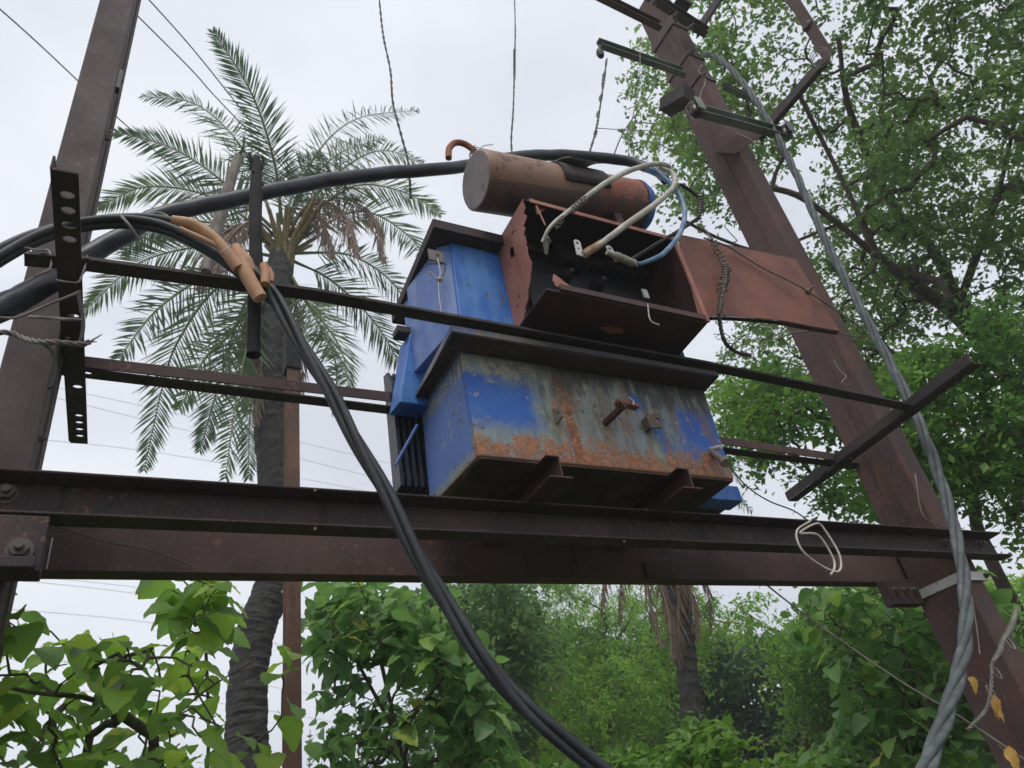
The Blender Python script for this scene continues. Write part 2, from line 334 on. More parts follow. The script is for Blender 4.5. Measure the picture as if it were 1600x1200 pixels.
class B:
    def __init__(s): s.v = []; s.f = []; s.sm = []; s.attr = []
    def _add(s, vs, fs, sm=False):
        k = len(s.v); s.v += [tuple(map(float, p)) for p in vs]; s.f += [tuple(i+k for i in f) for f in fs]; s.sm += [sm]*len(fs); return s
    def box(s, a, b):
        x0, y0, z0 = a; x1, y1, z1 = b
        return s.hexa([(x0, y0, z0), (x1, y0, z0), (x1, y1, z0), (x0, y1, z0), (x0, y0, z1), (x1, y0, z1), (x1, y1, z1), (x0, y1, z1)])
    def hexa(s, p): return s._add(p, [(0, 3, 2, 1), (4, 5, 6, 7), (0, 1, 5, 4), (1, 2, 6, 5), (2, 3, 7, 6), (3, 0, 4, 7)])
    def prism(s, prof, path, U, V):
        """sweep a closed 2D profile (u, v) along a path of points"""
        U = np.asarray(U, float); V = np.asarray(V, float); n = len(prof); vs = []; fs = []
        for p in path: vs += [np.asarray(p)+U*a+V*b for a, b in prof]
        for i in range(len(path)-1):
            for j in range(n): fs.append((i*n+j, i*n+(j+1) % n, (i+1)*n+(j+1) % n, (i+1)*n+j))
        fs += [tuple(range(n))[::-1], tuple((len(path)-1)*n+j for j in range(n))]
        return s._add(vs, fs)
    def tube(s, P, r, sides=8, cap=True, squash=None):
        n = len(P); rr = [r]*n if isinstance(r, (int, float)) else [float(np.interp(i/(n-1), np.linspace(0, 1, len(r)), r)) for i in range(n)]
        F = frames(P); vs = []; fs = []
        for p, R_, (t, u, v) in zip(P, rr, F):
            for k in range(sides):
                a = 2*math.pi*k/sides; vs.append(np.asarray(p)+(u*math.cos(a)+v*math.sin(a))*R_)
        for i in range(n-1):
            for k in range(sides): fs.append((i*sides+k, i*sides+(k+1) % sides, (i+1)*sides+(k+1) % sides, (i+1)*sides+k))
        s._add(vs, fs, True)
        if cap: s._add(vs[:sides], [tuple(range(sides))[::-1]]); s._add(vs[-sides:], [tuple(range(sides))])
        return s
    def twist(s, P, R, r, strands=3, turns=6, sides=8, phase=0., taper=None):
        F = frames(P); n = len(P)
        ln = np.cumsum([0]+[np.linalg.norm(np.asarray(P[i+1])-P[i]) for i in range(n-1)]); ln = ln/ln[-1]
        for k in range(strands):
            Q = []
            for p, (t, u, v), q in zip(P, F, ln):
                a = 2*math.pi*(k/strands+turns*q)+phase; RR = R if taper is None else R*np.interp(q, np.linspace(0, 1, len(taper)), taper)
                Q.append(np.asarray(p)+(u*math.cos(a)+v*math.sin(a))*RR)
            s.tube(Q, r, sides)
        return s
    def wrap(s, a, b, R, r, turns, n=14, jit=0.):
        a = np.asarray(a, float); b = np.asarray(b, float); t = nrm(b-a); u = nrm(np.cross(t, [.3, .2, 1])); v = np.cross(t, u)
        P = [a+(b-a)*(i/(turns*n))+(u*math.cos(2*math.pi*i/n)+v*math.sin(2*math.pi*i/n))*R*(1+random.uniform(-jit, jit)) for i in range(int(turns*n)+1)]
        return s.tube(P, r, 5)
    def cyl(s, a, b, r, sides=16, r2=None): return s.tube([a, b], [r, r if r2 is None else r2], sides)
    def hexbolt(s, c, d, r=.012, h=.009, washer=True):
        c = np.asarray(c, float); d = nrm(d)
        if washer: s.tube([c, c+d*h*.25], r*1.45, 12); s.sm[-2-12:] = [False]*14
        s.tube([c+d*h*.25, c+d*(h*1.25)], r, 6); s.sm[-8:] = [False]*8
        s.tube([c+d*h*1.2, c+d*h*2.3], r*.5, 8); return s
    def plate(s, outer, holes, O, U, V, th):
        """flat plate of outline 'outer' with real holes, thickness along U x V"""
        bm = bmesh.new(); O = np.asarray(O, float); U = nrm(U); V = nrm(V); W = nrm(np.cross(U, V))
        edges = []
        for loop in [outer]+list(holes):
            vs = [bm.verts.new((a, b, 0)) for a, b in loop]
            for i in range(len(vs)): edges.append(bm.edges.new((vs[i], vs[(i+1) % len(vs)])))
        bmesh.ops.triangle_fill(bm, use_beauty=True, use_dissolve=False, edges=edges)
        bm.verts.index_update(); n = len(bm.verts)
        vv = [O+U*v.co.x+V*v.co.y for v in bm.verts]
        vs = vv+[p+W*th for p in vv]; fs = []
        for f in bm.faces:
            ids = [v.index for v in f.verts]
            if f.normal.z < 0: ids = ids[::-1]
            fs.append(tuple(ids[::-1])); fs.append(tuple(i+n for i in ids))
        for e_ in bm.edges:
            if len(e_.link_faces) == 1:
                a, b = e_.verts[0].index, e_.verts[1].index; fs.append((a, b, b+n, a+n))
        bm.free(); return s._add(vs, fs)
    def build(s, name, mat, parent=None, bevel=0, **kw):
        off = np.array(wloc(parent)) if parent is not None else np.zeros(3)
        me = bpy.data.meshes.new(name); V = np.array(s.v)-off; me.from_pydata(V.tolist(), [], s.f)
        me.polygons.foreach_set('use_smooth', s.sm); me.materials.append(mat if not isinstance(mat, str) else M[mat]); me.update()
        bm = bmesh.new(); bm.from_mesh(me); bmesh.ops.recalc_face_normals(bm, faces=bm.faces); bm.to_mesh(me); bm.free()
        o = bpy.data.objects.new(name, me); COL.objects.link(o)
        if parent is not None: o.parent = parent
        if bevel:
            md = o.modifiers.new('bevel', 'BEVEL'); md.width = bevel; md.segments = 2; md.limit_method = 'ANGLE'; md.angle_limit = math.radians(40)
        return prop(o, **kw)
def circ(cx, cy, rx, ry=None, n=14, rot=0):
    ry = ry or rx
    return [(cx+rx*math.cos(2*math.pi*i/n+rot), cy+ry*math.sin(2*math.pi*i/n+rot)) for i in range(n)]
def lin(*pts, n=8): return catmull(pts, n)
XA = np.array([1., 0, 0]); YA = np.array([0, 1., 0]); ZA = np.array([0, 0, 1.])

# ================================================================== ground
g = G('ground_soil_and_grass'); n = g.noise(.5, 6, .6); n2 = g.noise(9, 5, .7)
gm = g.bsdf(g.mix(g.step(n, .4, .6), g.mix(n2, (.03, .05, .015), (.07, .10, .03)), g.mix(n2, (.06, .045, .03), (.12, .09, .06))), .95, bump=n2, bstr=.5, bdist=.05)
S = 600
vs = []; fs = []; K = 40
for i in range(K+1):
    for j in range(K+1):
        a = (i/K*2-1); b = (j/K*2-1); vs.append((a*abs(a)*S, b*abs(b)*S, GROUND))
for i in range(K):
    for j in range(K): fs.append((i*(K+1)+j, (i+1)*(K+1)+j, (i+1)*(K+1)+j+1, i*(K+1)+j+1))
B()._add(vs, fs).build('ground', gm, kind='structure')

# ================================================================== steel frame
def shaft(b, x0, x1, y0, y1, z0, z1, fl=.010):
    """two channels welded toe to toe: a closed box with thin weld seams on the sides"""
    b.box((x0, y0, z0), (x1, y1, z1))
# left pole
lx0, lx1 = -.350, -.222; py0, py1 = 2.095, 2.372
t = T('steel_pole', 'brown painted steel pole at the left, wrapped with wires and cables', 'pole', (lx0+.06, 2.23, GROUND))
b = B(); shaft(b, lx0, lx1, py0, py1, GROUND, 4.6); b.build('shaft', 'pole', t, bevel=.006)
b = B(); b.box((lx1+.0005, 2.20, GROUND), (lx1+.007, 2.215, 4.6)); b.build('weld_seam', 'bolt', t)
for zz in (1.28, 2.62, 3.0):
    b = B(); b.hexbolt((lx1, 2.14, zz), XA, .009, .008); b.build('bolt', 'bolt', t)
b = B(); c = (lx1+.012, 2.11, 2.62)
b.tube([np.array(c)+np.array([.014*math.cos(a), 0, .014*math.sin(a)]) for a in np.linspace(0, 2*math.pi, 13)], .003, 6); b.build('ring_clip', 'wire', t)
b = B(); b.box((lx1, 2.10, 2.90), (lx1+.014, 2.13, 3.02)); b.build('rating_clip', 'wire_dark', t)
# clamp bracket under the front beam at the left pole
t = T('clamp_bracket', 'dark bolted steel clamp bracket under the left end of the front beam', 'bracket', (-.25, 2.03, .85))
p0 = PY(0, 895, 2.03); p1 = PY(62, 895, 2.03); p2 = PY(66, 822, 2.03)
b = B(); b.box((-.62, 2.02, p1[2]), (p1[0], 2.09, .985)); b.build('block', 'beam', t, bevel=.004)
b = B(); b.box((-.62, 1.985, p1[2]-.004), (p1[0]-.01, 2.02, p1[2]+.024)); b.build('lip', 'beam', t, bevel=.003)
for q in ((30, 860),):
    b = B(); c = PY(*q, 2.02); b.hexbolt(c, -YA, .022, .018); b.build('bolt', 'bolt', t)
# right pole
rx0, rx1 = 3.590, 3.745
t = T('steel_pole', 'red-brown steel pole at the right carrying the stack of crossarms', 'pole', (rx0+.07, 2.23, GROUND))
b = B(); shaft(b, rx0, rx1, 2.10, 2.362, GROUND, 6.35); b.build('shaft', 'pole_red', t, bevel=.006)
b = B(); b.box((rx0-.006, 2.22, GROUND), (rx0-.0005, 2.235, 6.3)); b.build('weld_seam', 'pole_red', t)
for i, (zz, hh) in enumerate(((5.72, .09), (5.28, .05), (4.98, .03))):
    b = B(); b.box((rx0-.012, 2.088, zz), (rx1+.012, 2.374, zz+hh)); b.build('band', 'pole', t, bevel=.003)
    b = B(); b.hexbolt((rx0+.03, 2.088, zz+hh/2), -YA, .012, .014); b.build('bolt', 'bolt', t)

# beams: two channels sandwiching the poles
def channel(h, fl, tw=.006, tf=.009):
    """profile in (U towards the open side, V up)"""
    return [(0, 0), (fl, 0), (fl, tf*.8), (tw, tf*1.3), (tw, h-tf*1.3), (fl, h-tf*.8), (fl, h), (0, h)]
zt, zb = 1.115, .990
t = T('channel_beam', 'front dark steel channel beam running across below the transformer', 'beam', (0, 2.05, zb))
b = B(); b.prism(channel(zt-zb, .072), [(-2.2, 2.092, zb), (3.965, 2.092, zb)], -YA, ZA); b.build('channel', 'beam', t, bevel=.0025)
for q in ((10, 772), (1475, 850), (1530, 852)):
    b = B(); c = PY(*q, 2.086); b.hexbolt(c, -YA, .020, .016); b.build('bolt', 'bolt', t)
for q in ((492, 766), (492, 826), (975, 846), (1010, 796)):
    b = B(); c = PY(*q, 2.0195); b.cyl(c, c-YA*.002, .005, 10); b.build('rivet', 'lug', t)
zr0 = PY(800, 903, 2.392)[2]
t = T('channel_beam', 'rear red-brown channel beam seen below and behind the front one', 'beam', (0, 2.4, zr0))
b = B(); b.prism(channel(.175, .065), [(-2.2, 2.385, zr0), (3.70, 2.385, zr0)], YA, ZA); b.build('channel', 'angle_mid', t, bevel=.0025)
b = B(); c = PY(80, 845, 2.385); b.box((c[0], 2.381, zr0+.004), (c[0]+.004, 2.3845, zr0+.10)); b.build('weld_mark', 'bright', t)
b = B(); q0 = PY(1010, 900, 2.38); b.box((q0[0], 2.372, zr0+.001), (q0[0]+.14, 2.3845, zr0+.07)); b.build('splice_plate', 'beam', t, bevel=.002)
b = B(); b.tube(lin(PY(80, 820, 2.37), PY(160, 845, 2.36), PY(240, 862, 2.37), PY(300, 885, 2.375)), .0022, 5)
prop(b.build('loose_wire', 'wire_dark'), 'thin dark wire lying along the rear beam near the left pole', 'wire')

# gusset of the frame at right joint
t = T('pole_bracket', 'bolted bracket joining rear beam and right pole beside the grey strap', 'bracket', (3.5, 2.3, .9))
b = B(); b.box((3.36, 2.33, .86), (3.585, 2.383, .985)); b.build('plate', 'beam', t, bevel=.003)
for k in range(3):
    b = B(); b.hexbolt((3.40+.07*k, 2.33, .93), -YA, .014, .012); b.build('bolt', 'bolt', t)
c = PY(1428, 884, 2.33); b = B(); b.hexa([c+np.array(v) for v in ((0, -.02, 0), (.09, -.02, .035), (.09, 0, .035), (0, 0, 0), (0, -.02, .008), (.09, -.02, .045), (.09, 0, .045), (0, 0, .008))]); b.build('toe_piece', 'angle_mid', t)
# pale strap on the right pole
t = T('pole_strap', 'pale galvanised strap clamped round the right pole below the beam', 'strap', (3.66, 2.1, .84))
b = B(); zz = PY(1540, 900, 2.09)[2]
b.box((rx0-.008, 2.088, zz-.022), (rx1+.03, 2.097, zz+.022)); b.box((rx0-.008, 2.097, zz-.022), (rx0-.001, 2.368, zz+.022)); b.box((rx1+.001, 2.097, zz-.022), (rx1+.008, 2.368, zz+.022)); b.build('band', 'bright', t, bevel=.002)
b = B(); b.hexbolt((rx1+.018, 2.088, zz), -YA, .010, .012); b.build('bolt', 'bolt', t)

# clamping angles along X
def angle_member(name, label, pts, U, V, legu, legv, mat, holes=(), grp=None, th=.006):
    P = [np.asarray(p, float) for p in pts]
    t = T(name, label, 'angle bar', P[0], grp)
    return t, P
pz = [PY(x, y, 1.775) for x, y in ((38, 394), (122, 401), (500, 453), (702, 491), (790, 507), (1120, 568), (1290, 603), (1438, 634))]
t = T('angle_bar', 'upper dark angle bar running in front of the transformer collar', 'angle bar', pz[0], 'horizontal angle bars holding the transformer')
dpt = .050
b = B(); b.prism([(0, -.006), (dpt, -.006), (dpt, .048), (dpt-.006, .048), (dpt-.006, 0), (0, 0)], pz, YA, ZA); b.build('angle', 'angle', t, bevel=.001)
for q in ((134, 413), (66, 405)):
    b = B(); c = PZ(*q, pz[0][2]-.008); c[2] = PY(122, 401, 1.775)[2]-.0065
    b.cyl(c, c-ZA*.006, .011, 12); b.build('bolt', 'bolt', t)
pl = [PY(x, y, 2.325) for x, y in ((88, 552), (130, 556), (640, 616), (1120, 681), (1350, 715), (1400, 722))]
t = T('angle_bar', 'lower brown angle bar passing behind the transformer tank', 'angle bar', pl[0], 'horizontal angle bars holding the transformer')
hgt = .045
d0 = pl[1]
b = B()
for a_, c_ in zip(pl[:-1], pl[1:]): pass
b.prism([(0, -hgt), (.006, -hgt), (.006, 0), (0, 0)], pl, YA, ZA); b.build('vertical_leg', 'angle_mid', t, bevel=.001)
# horizontal leg with slots near the left end
o0 = pl[0]+np.array([0, .0065, -hgt]); dx = nrm(pl[-1]-pl[0]); ln = np.linalg.norm(pl[-1]-pl[0])
hp = PZ(137, 579, o0[2]); hu = (hp-o0).dot(dx)
b = B(); b.plate([(0, 0), (ln, 0), (ln, .052), (0, .052)], [circ(hu, .024, .014, .009), circ(hu-.12, .026, .010, .009), circ(ln-.5, .024, .012, .009)], o0, dx, YA, .006); b.build('slotted_leg', 'angle', t)

# cross arms in depth direction, perforated
def arm(label, near, far, wid, vleg, mat, slots, vside=-1, grp='slotted cross arms on the poles', name='cross_arm'):
    """horizontal leg with slots (seen from below), vertical leg at one side; slots: (t, u, rt, ru)"""
    near = np.asarray(near, float); far = np.asarray(far, float); d = nrm(far-near); U = nrm(np.cross(ZA, d)); ln = np.linalg.norm(far-near)
    t = T(name, label, 'cross arm', near, grp)
    # U points to the -X side when d is +Y
    O = near
    b = B(); b.plate([(0, 0), (ln, 0), (ln, wid), (0, wid)], [circ(a, c, ra, rc) for a, c, ra, rc in slots], O, d, -U, .006); b.build('slotted_leg', mat, t)
    b = B()
    if vside < 0: o = O+U*.006
    else: o = O-U*wid
    q = [o, o+d*ln, o+d*ln-U*.006, o-U*.006]
    q = [p+ZA*(-.0) for p in q]
    b.hexa([q[0]-ZA*0, q[1], q[2], q[3]]+[p+ZA*vleg for p in q]); b.build('upright_leg', mat, t, bevel=.001)
    return t
near = PZ(82, 262, 1.632); far = PZ(110, 690, 1.632)
slots = [(.075+.052*k, .03, .012, .017) for k in range(4)]
ln = np.linalg.norm(far-near)
slots += [(ln-.05-.045*k, .032, .010, .013) for k in range(4)] + [(ln-.36, .032, .012, .015), (.55, .03, .010, .016), (ln-.62, .012, .006, .006)]
arm('dark slotted cross arm crossing the left pole with wires wound round it', near, far, .056, .045, 'angle', slots)
near = PZ(1520, 566, 1.632); far = PZ(1232, 782, 1.632)
ln = np.linalg.norm(far-near)
slots = [(.09+.05*k, .052, .016, .006) for k in range(4)]+[(.40, .05, .016, .006), (.48, .05, .014, .006), (ln-.5, .03, .015, .009)]
arm('long dark slotted cross arm crossing the right pole below the tree', near, far, .062, .05, 'angle', slots)
# short arm end plates visible behind (upper right)
def bar(name, label, cat, a, b_, prof, mat, U=None, grp=None, part='angle'):
    a = np.asarray(a, float); b_ = np.asarray(b_, float); d = nrm(b_-a)
    U = nrm(np.cross(ZA, d)) if U is None else nrm(np.asarray(U)-d*np.dot(U, d)); V = nrm(np.cross(d, U)); 
    if V[2] < 0: V = -V
    t = T(name, label, cat, a, grp); q = B(); q.prism(prof, [a, b_], U, V); q.build(part, mat, t, bevel=.0015); return t, q
Lp = lambda a, h, th=.007: [(0, 0), (a, 0), (a, th), (th, th), (th, h), (0, h)]
Cp = lambda a, h, th=.007: [(0, 0), (a, 0), (a, th), (th, th), (th, h-th), (a, h-th), (a, h), (0, h)]
# upper right assembly
zA = PX(1190, 212, 3.56)
t, _ = bar('cross_arm', 'channel arm jutting up right from the insulator rack on the right pole', 'cross arm', PY(1186, 216, 2.36), PY(1289, 96, 1.70)*1.0, Cp(.06, .075), 'angle', grp='arms on the upper right pole')
a0 = PY(1078, 181, 2.02); a1 = PY(1232, 222, 2.02)
t, _ = bar('insulator_rack', 'pale green-grey channel with two shackle insulators on the right pole', 'bracket', a0, a1, Cp(.06, .085, .008), 'galv', U=-YA)
for q in ((1086, 172), (1226, 207)):
    c = PY(*q, 1.985); b = B()
    b.tube([c+ZA*-.05, c-ZA*.035, c-ZA*.02, c, c+ZA*.02, c+ZA*.035, c+ZA*.05], [.032, .05, .032, .046, .032, .05, .03], 14); b.build('insulator', 'porcelain', t)
    b = B(); b.box(tuple(c+np.array([-.03, -.062, -.062])), tuple(c+np.array([.03, -.055, .062]))); b.build('strap', 'galv', t)
bar('support_arm', 'grey-green channel arm behind the right pole with an insulator', 'cross arm', PY(1128, 140, 2.42), PY(1184, 166, 2.42), Cp(.05, .06), 'galv', U=-YA, grp='arms on the upper right pole')
t, _ = bar('support_arm', 'long grey-green arm reaching left from the right pole over sky', 'cross arm', PY(936, 77, 2.08), PY(1068, 122, 2.08), Cp(.045, .075), 'galv', U=-YA, grp='arms on the upper right pole')
c = PY(938, 84, 2.03); b = B(); b.tube([c-ZA*.03, c, c+ZA*.04], [.02, .028, .02], 8); b.build('end_clamp', 'wire_dark', t)
t, _ = bar('support_arm', 'topmost brown channel arm leaving the picture at the top', 'cross arm', PY(905, -12, 2.08), PY(1030, 50, 2.08), Cp(.05, .10), 'angle_mid', U=-YA, grp='arms on the upper right pole')
t, _ = bar('support_arm', 'dark channel clamped across the head of the right pole', 'cross arm', PY(1000, -5, 2.0), PY(1100, 60, 2.0), Cp(.06, .12), 'beam', U=-YA, grp='arms on the upper right pole')
for q in ((1020, 6), (1052, 28), (1078, 45)):
    c = PY(*q, 1.94); b = B(); b.hexbolt(c, -YA, .02, .02); b.build('bolt', 'bolt', t)
bar('support_arm', 'thin dark strut rising to the top edge beside the pole head', 'cross arm', PY(1090, 52, 2.0), PY(1134, -12, 1.8), Lp(.05, .05), 'angle', grp='arms on the upper right pole')
bar('junction_block', 'small dark box block hanging left of the right pole', 'bracket', PY(1030, 172, 2.2), PY(1068, 150, 2.0), [(0, 0), (.12, 0), (.12, .10), (0, .10)], 'angle', part='block')
bar('support_arm', 'short dark stub at the very top beside the pole head', 'cross arm', PY(1060, -6, 1.95), PY(1082, 6, 1.95), Lp(.08, .08), 'beam', grp='arms on the upper right pole')
t, _ = bar('rusty_rail', 'rusty brown steel rail coming down from the top right', 'rail', PY(1203, -40, 1.70), PY(1288, 98, 1.70), [(0, 0), (.09, 0), (.09, .012), (.012, .012), (.012, .10), (0, .10)], 'pole_red', U=XA)
c = PY(1265, 42, 1.66); b = B(); b.tube([c+np.array([-.05, 0, 0]), c+np.array([-.03, 0, 0]), c, c+np.array([.02, 0, 0]), c+np.array([.05, 0, 0])], [.03, .055, .04, .06, .03], 12); b.build('insulator', 'porcelain', t)
b = B(); c = PY(1283, 88, 1.66); 
for k in range(3): b.wrap(c+np.array([-.02, .0, .03*k-.03]), c+np.array([.03, .02, .03*k-.02]), .075, .004, 1.2, 12, .05)
prop(b.build('tie_wire', 'wire'), 'wire wound round the joint of rusty rail and channel arm', 'wire')
# gusset strap on pole
t = T('gusset_plate', 'brown gusset plate strapped on the right pole under the insulator rack', 'plate', PY(1150, 240, 2.08))
b = B(); b.hexa([PY(1118, 238, 2.095), PY(1150, 240, 2.095), PY(1150, 240, 2.35), PY(1118, 238, 2.35), PY(1160, 202, 2.095), PY(1190, 212, 2.095), PY(1190, 212, 2.35), PY(1160, 202, 2.35)]); b.build('plate', 'pole_red', t, bevel=.003)

# ================================================================== transformer
tr = T('transformer', 'blue rust-streaked oil transformer with open cable box standing on the beams', 'transformer', (1.55, 2.15, 1.115))
X0, X1, YF, YB = 1.015, 2.140, 1.900, 2.275
Z0, Z1 = 1.204, 1.636
b = B(); b.hexa([(X0+.008, YF, Z0), (X1-.012, YF, Z0), (X1-.01, YB, Z0), (X0-.02, YB, Z0), (X0, YF, Z1), (X1+.005, YF, Z1), (X1, YB, Z1), (X0-.01, YB, Z1)])
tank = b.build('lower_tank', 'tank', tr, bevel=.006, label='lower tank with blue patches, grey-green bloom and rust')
b = B(); b.box((X0+.012, YF+.004, Z0-.006), (X1-.016, YB-.004, Z0-.0005)); b.build('base_plate', 'under', tank)
# feet
for fx in (1.245, 1.80):
    c0 = Z0-.0065
    b = B(); b.prism([(0, 0), (.006, 0), (.006, .050), (.055, .050), (.055, .056), (0, .056)][:], [(fx, 1.835, c0-.084), (fx, 2.45, c0-.084)], XA, ZA) if False else b
    prof = [(0, 0), (.0, -.084), (.052, -.084), (.052, -.078), (.006, -.078), (.006, -.006), (.052, -.006), (.052, 0)]
    b.prism([(-p, q) for p, q in prof] if fx > 1.5 and False else [(.05-p, q) for p, q in prof], [(fx, 1.842, c0), (fx, 2.46, c0)], XA, ZA)
    b.build('foot', 'oxide_dark', tr, bevel=.0015)
    b = B(); b.box((fx+.052, 1.842, c0-.084), (fx+.085, 2.46, c0-.078)); b.build('foot_toe', 'oxide_dark', tr)
# lugs
def lug(px, py, sz=.032, tilt=0.):
    c = PY(px, py, YF-.001)
    b = B(); out = [(-.000, -sz), (-.035, -sz*.5), (-.035, sz*.5), (0, sz)]
    b.plate([(0, -sz), (.034, -sz*.55), (.036, sz*.5), (0, sz)], [circ(.021, 0, .007, .008, 10)], c+np.array([-.004, 0, 0]), -YA+XA*tilt, ZA, .009)
    b.build('lug', 'lug', tank, bevel=.001)
lug(870, 652, .035, .25); 
c = PY(1010, 666, YF)
b = B(); b.plate([(-.026, -.032), (.024, -.034), (.036, .0), (.024, .034), (-.026, .030)], [circ(.012, .002, .008, .009, 10)], c+np.array([.01, -.035, 0]), nrm(XA-YA*.25), ZA, .010); b.box(tuple(c+np.array([-.018, -.034, -.028])), tuple(c+np.array([.0, .0, .024]))); b.build('lug', 'lug', tank, bevel=.001)
# projecting clip with wire
c = PY(945, 662, YF); e_ = PY(978, 630, YF-.10)
b = B(); b.cyl(c, e_, .014, 6); b.build('stub_bar', 'oxide_dark', tank)
b = B(); q0 = PY(966, 624, YF-.10); q1 = PY(1010, 632, YF-.10); b.hexa([q0+np.array(v) for v in ((0, 0, -.008), (.09, 0, -.020), (.09, .03, -.020), (0, .03, -.008), (0, 0, .004), (.09, 0, -.008), (.09, .03, -.008), (0, .03, .004))]); b.build('stub_head', 'rust', tank)
b = B(); b.wrap(q0+np.array([.0, .015, -.004]), q0+np.array([.05, .015, -.010]), .016, .0022, 4, 10, .1); b.tube(lin(q0+np.array([.0, .0, 0]), q0+np.array([.015, -.01, -.035]), q0+np.array([.02, 0, -.06]), n=4), .002, 5); b.build('copper_tie', 'rust', tank)
b = B(); b.tube(lin(q0+np.array([.045, -.006, .012]), q0+np.array([.062, -.008, -.004]), q0+np.array([.055, -.008, -.022]), n=4), .003, 5); b.build('pale_tie', 'wire_pale', tank)
# drain valve
c = PY(1112, 706, YF); d = PY(1130, 720, YF-.06)
b = B(); b.cyl(c+(c-d)*.1, d, .013, 12); b.cyl(d, d+(d-c)*.25, .020, 6); b.build('drain_valve', 'lug', tank)
b = B(); b.cyl(c+np.array([.0, .0, .012]), c+np.array([.012, -.045, -.002]), .009, 10); b.build('valve_collar', 'wire_pale', tank)
# rim (collar) between the two tank halves
XF0, XF1, YC, ZC = .942, 2.150, 1.800, 1.664
b = B()
b.hexa([(XF0, YC, Z1+.0005), (XF1, YC, Z1+.0005), (XF1+.05, 2.29, Z1+.0005), (XF0+.025, 2.29, Z1+.0005), (XF0, YC, ZC), (XF1, YC, ZC), (XF1+.05, 2.29, ZC), (XF0+.025, 2.29, ZC)])
col = b.build('collar', 'flange', tr, bevel=.003)
b = B(); b.box((XF0+.012, YC+.006, Z1-.0035), (XF1-.004, 1.8965, Z1)); b.box((XF0+.012, 1.897, Z1-.0035), (X0-.013, 2.28, Z1)); b.build('collar_underside', 'beam', col)  # thin dark sheet added under the overhang, standing in for shade
# upper tank
zU = 2.20
b = B(); b.hexa([(1.035, 1.900, 1.6645), (2.11, 1.900, 1.6645), (2.11, 2.30, 1.6645), (.975, 2.30, 1.6645), (1.05, 1.900, zU), (2.11, 1.900, zU), (2.11, 2.30, zU), (.99, 2.30, zU)])
ut = b.build('upper_tank', 'blue', tr, bevel=.005)
b = B(); b.hexa([(1.004, 1.935, 1.75), (1.052, 1.905, 1.75), (1.0, 2.2, 1.75), (.96, 2.2, 1.75), (1.006, 1.935, 2.195), (1.056, 1.905, 2.195), (1.0, 2.2, 2.195), (.97, 2.2, 2.195)]); b.build('side_stiffener', 'blue_pale', ut, bevel=.002)
# lid
b = B(); b.hexa([(.957, 1.842, zU+.0005), (2.16, 1.842, zU+.0005), (2.16, 2.44, zU+.0005), (.985, 2.44, zU+.0005), (.957, 1.842, 2.250), (2.16, 1.842, 2.250), (2.16, 2.44, 2.250), (.985, 2.44, 2.250)])
lid = b.build('lid', 'beam', tr, bevel=.003)
b = B(); b.hexa([(1.003, 2.02, 1.72), (1.045, 2.02, 1.72), (1.045, 2.43, 1.72), (1.003, 2.43, 1.72), (1.0, 2.02, zU), (1.045, 2.02, zU), (1.045, 2.43, zU), (1.0, 2.43, zU)]) ; 
# lifting lug on the left face with wire
c = PY(681, 401, 1.88)
b = B(); b.plate([(-.032, -.028), (.030, -.030), (.030, .028), (-.032, .030)], [circ(.006, 0, .008, .009, 10)], c+YA*.0, XA, ZA, .006); b.build('lifting_plate', 'lug', ut, bevel=.001)
b = B(); b.tube(lin(PY(668, 412, 1.87), PY(690, 412, 1.87), PY(696, 414, 1.87), PY(692, 432, 1.87), PY(686, 438, 1.86)), .003, 6)
b.build('hook', 'wire_dark', ut)
b = B(); b.tube(lin(PY(684, 405, 1.86), PY(688, 425, 1.855), PY(684, 437, 1.86), PY(676, 428, 1.86), PY(669, 425, 1.86)), .0026, 6)
b.tube(lin(PY(685, 436, 1.86), PY(686, 460, 1.85), PY(690, 492, 1.84)), .0018, 5); prop(b.build('pale_wire', 'wire_pale', ut))
b = B(); b.wrap(PY(680, 437, 1.86), PY(692, 437, 1.86), .008, .0022, 4, 10, .1); b.build('wire_knot', 'wire_pale', ut)
# rear radiator bank: fins stacked along X behind the tank, standing out left and right of it
rb = B(); rb.box((.92, 2.315, 1.72), (2.46, 2.36, 1.77)); rb.box((.92, 2.315, 1.33), (2.46, 2.36, 1.37)); rbo = rb.build('radiator', 'fin', tr, bevel=.004, label='bank of pressed radiator fins behind the tank')
NF = 60
fin_prof = [(2.296, 1.30), (2.37, 1.30), (2.37, 1.84), (2.34, 1.84), (2.296, 1.76)]
fb = B(); fb.prism([(a, c) for a, c in fin_prof], [(0, 0, 0), (.014, 0, 0)], YA, ZA)
f0 = fb.build('radiator_fin', 'fin', rbo); f0.location = Vector((0, 0, 0))
for v in f0.data.vertices: v.co += Vector(wloc(rbo))       # mesh laid out at the origin, each fin placed by its own location
for k in range(NF):
    o = f0 if k == 0 else f0.copy()
    if k: COL.objects.link(o); o.parent = rbo
    o.location = Vector((.900+k*.0263, 0, 0))-wloc(rbo)
b = B(); b.hexa([(.888, 2.20, 1.60), (1.004, 2.20, 1.60), (1.004, 2.2955, 1.60), (.878, 2.2955, 1.60), (.962, 2.20, 1.95), (1.004, 2.20, 1.95), (1.004, 2.2955, 1.95), (.952, 2.2955, 1.95)]); b.build('side_header', 'blue', rbo, bevel=.004)
b = B(); b.box((.902, 2.372, 1.285), (2.46, 2.384, 1.85)); b.build('back_panel', 'fin', rbo)
b = B(); b.cyl(PY(617, 728, 2.24), PY(652, 664, 2.20), .006, 8); b.build('tie_rod', 'blue_pale', rbo)
c = PY(628, 512, 2.2); b = B(); b.box((c[0]-.02, 2.2, c[2]-.02), (c[0]+.06, 2.26, c[2]+.012)); b.build('side_bracket', 'angle', rbo, bevel=.002)
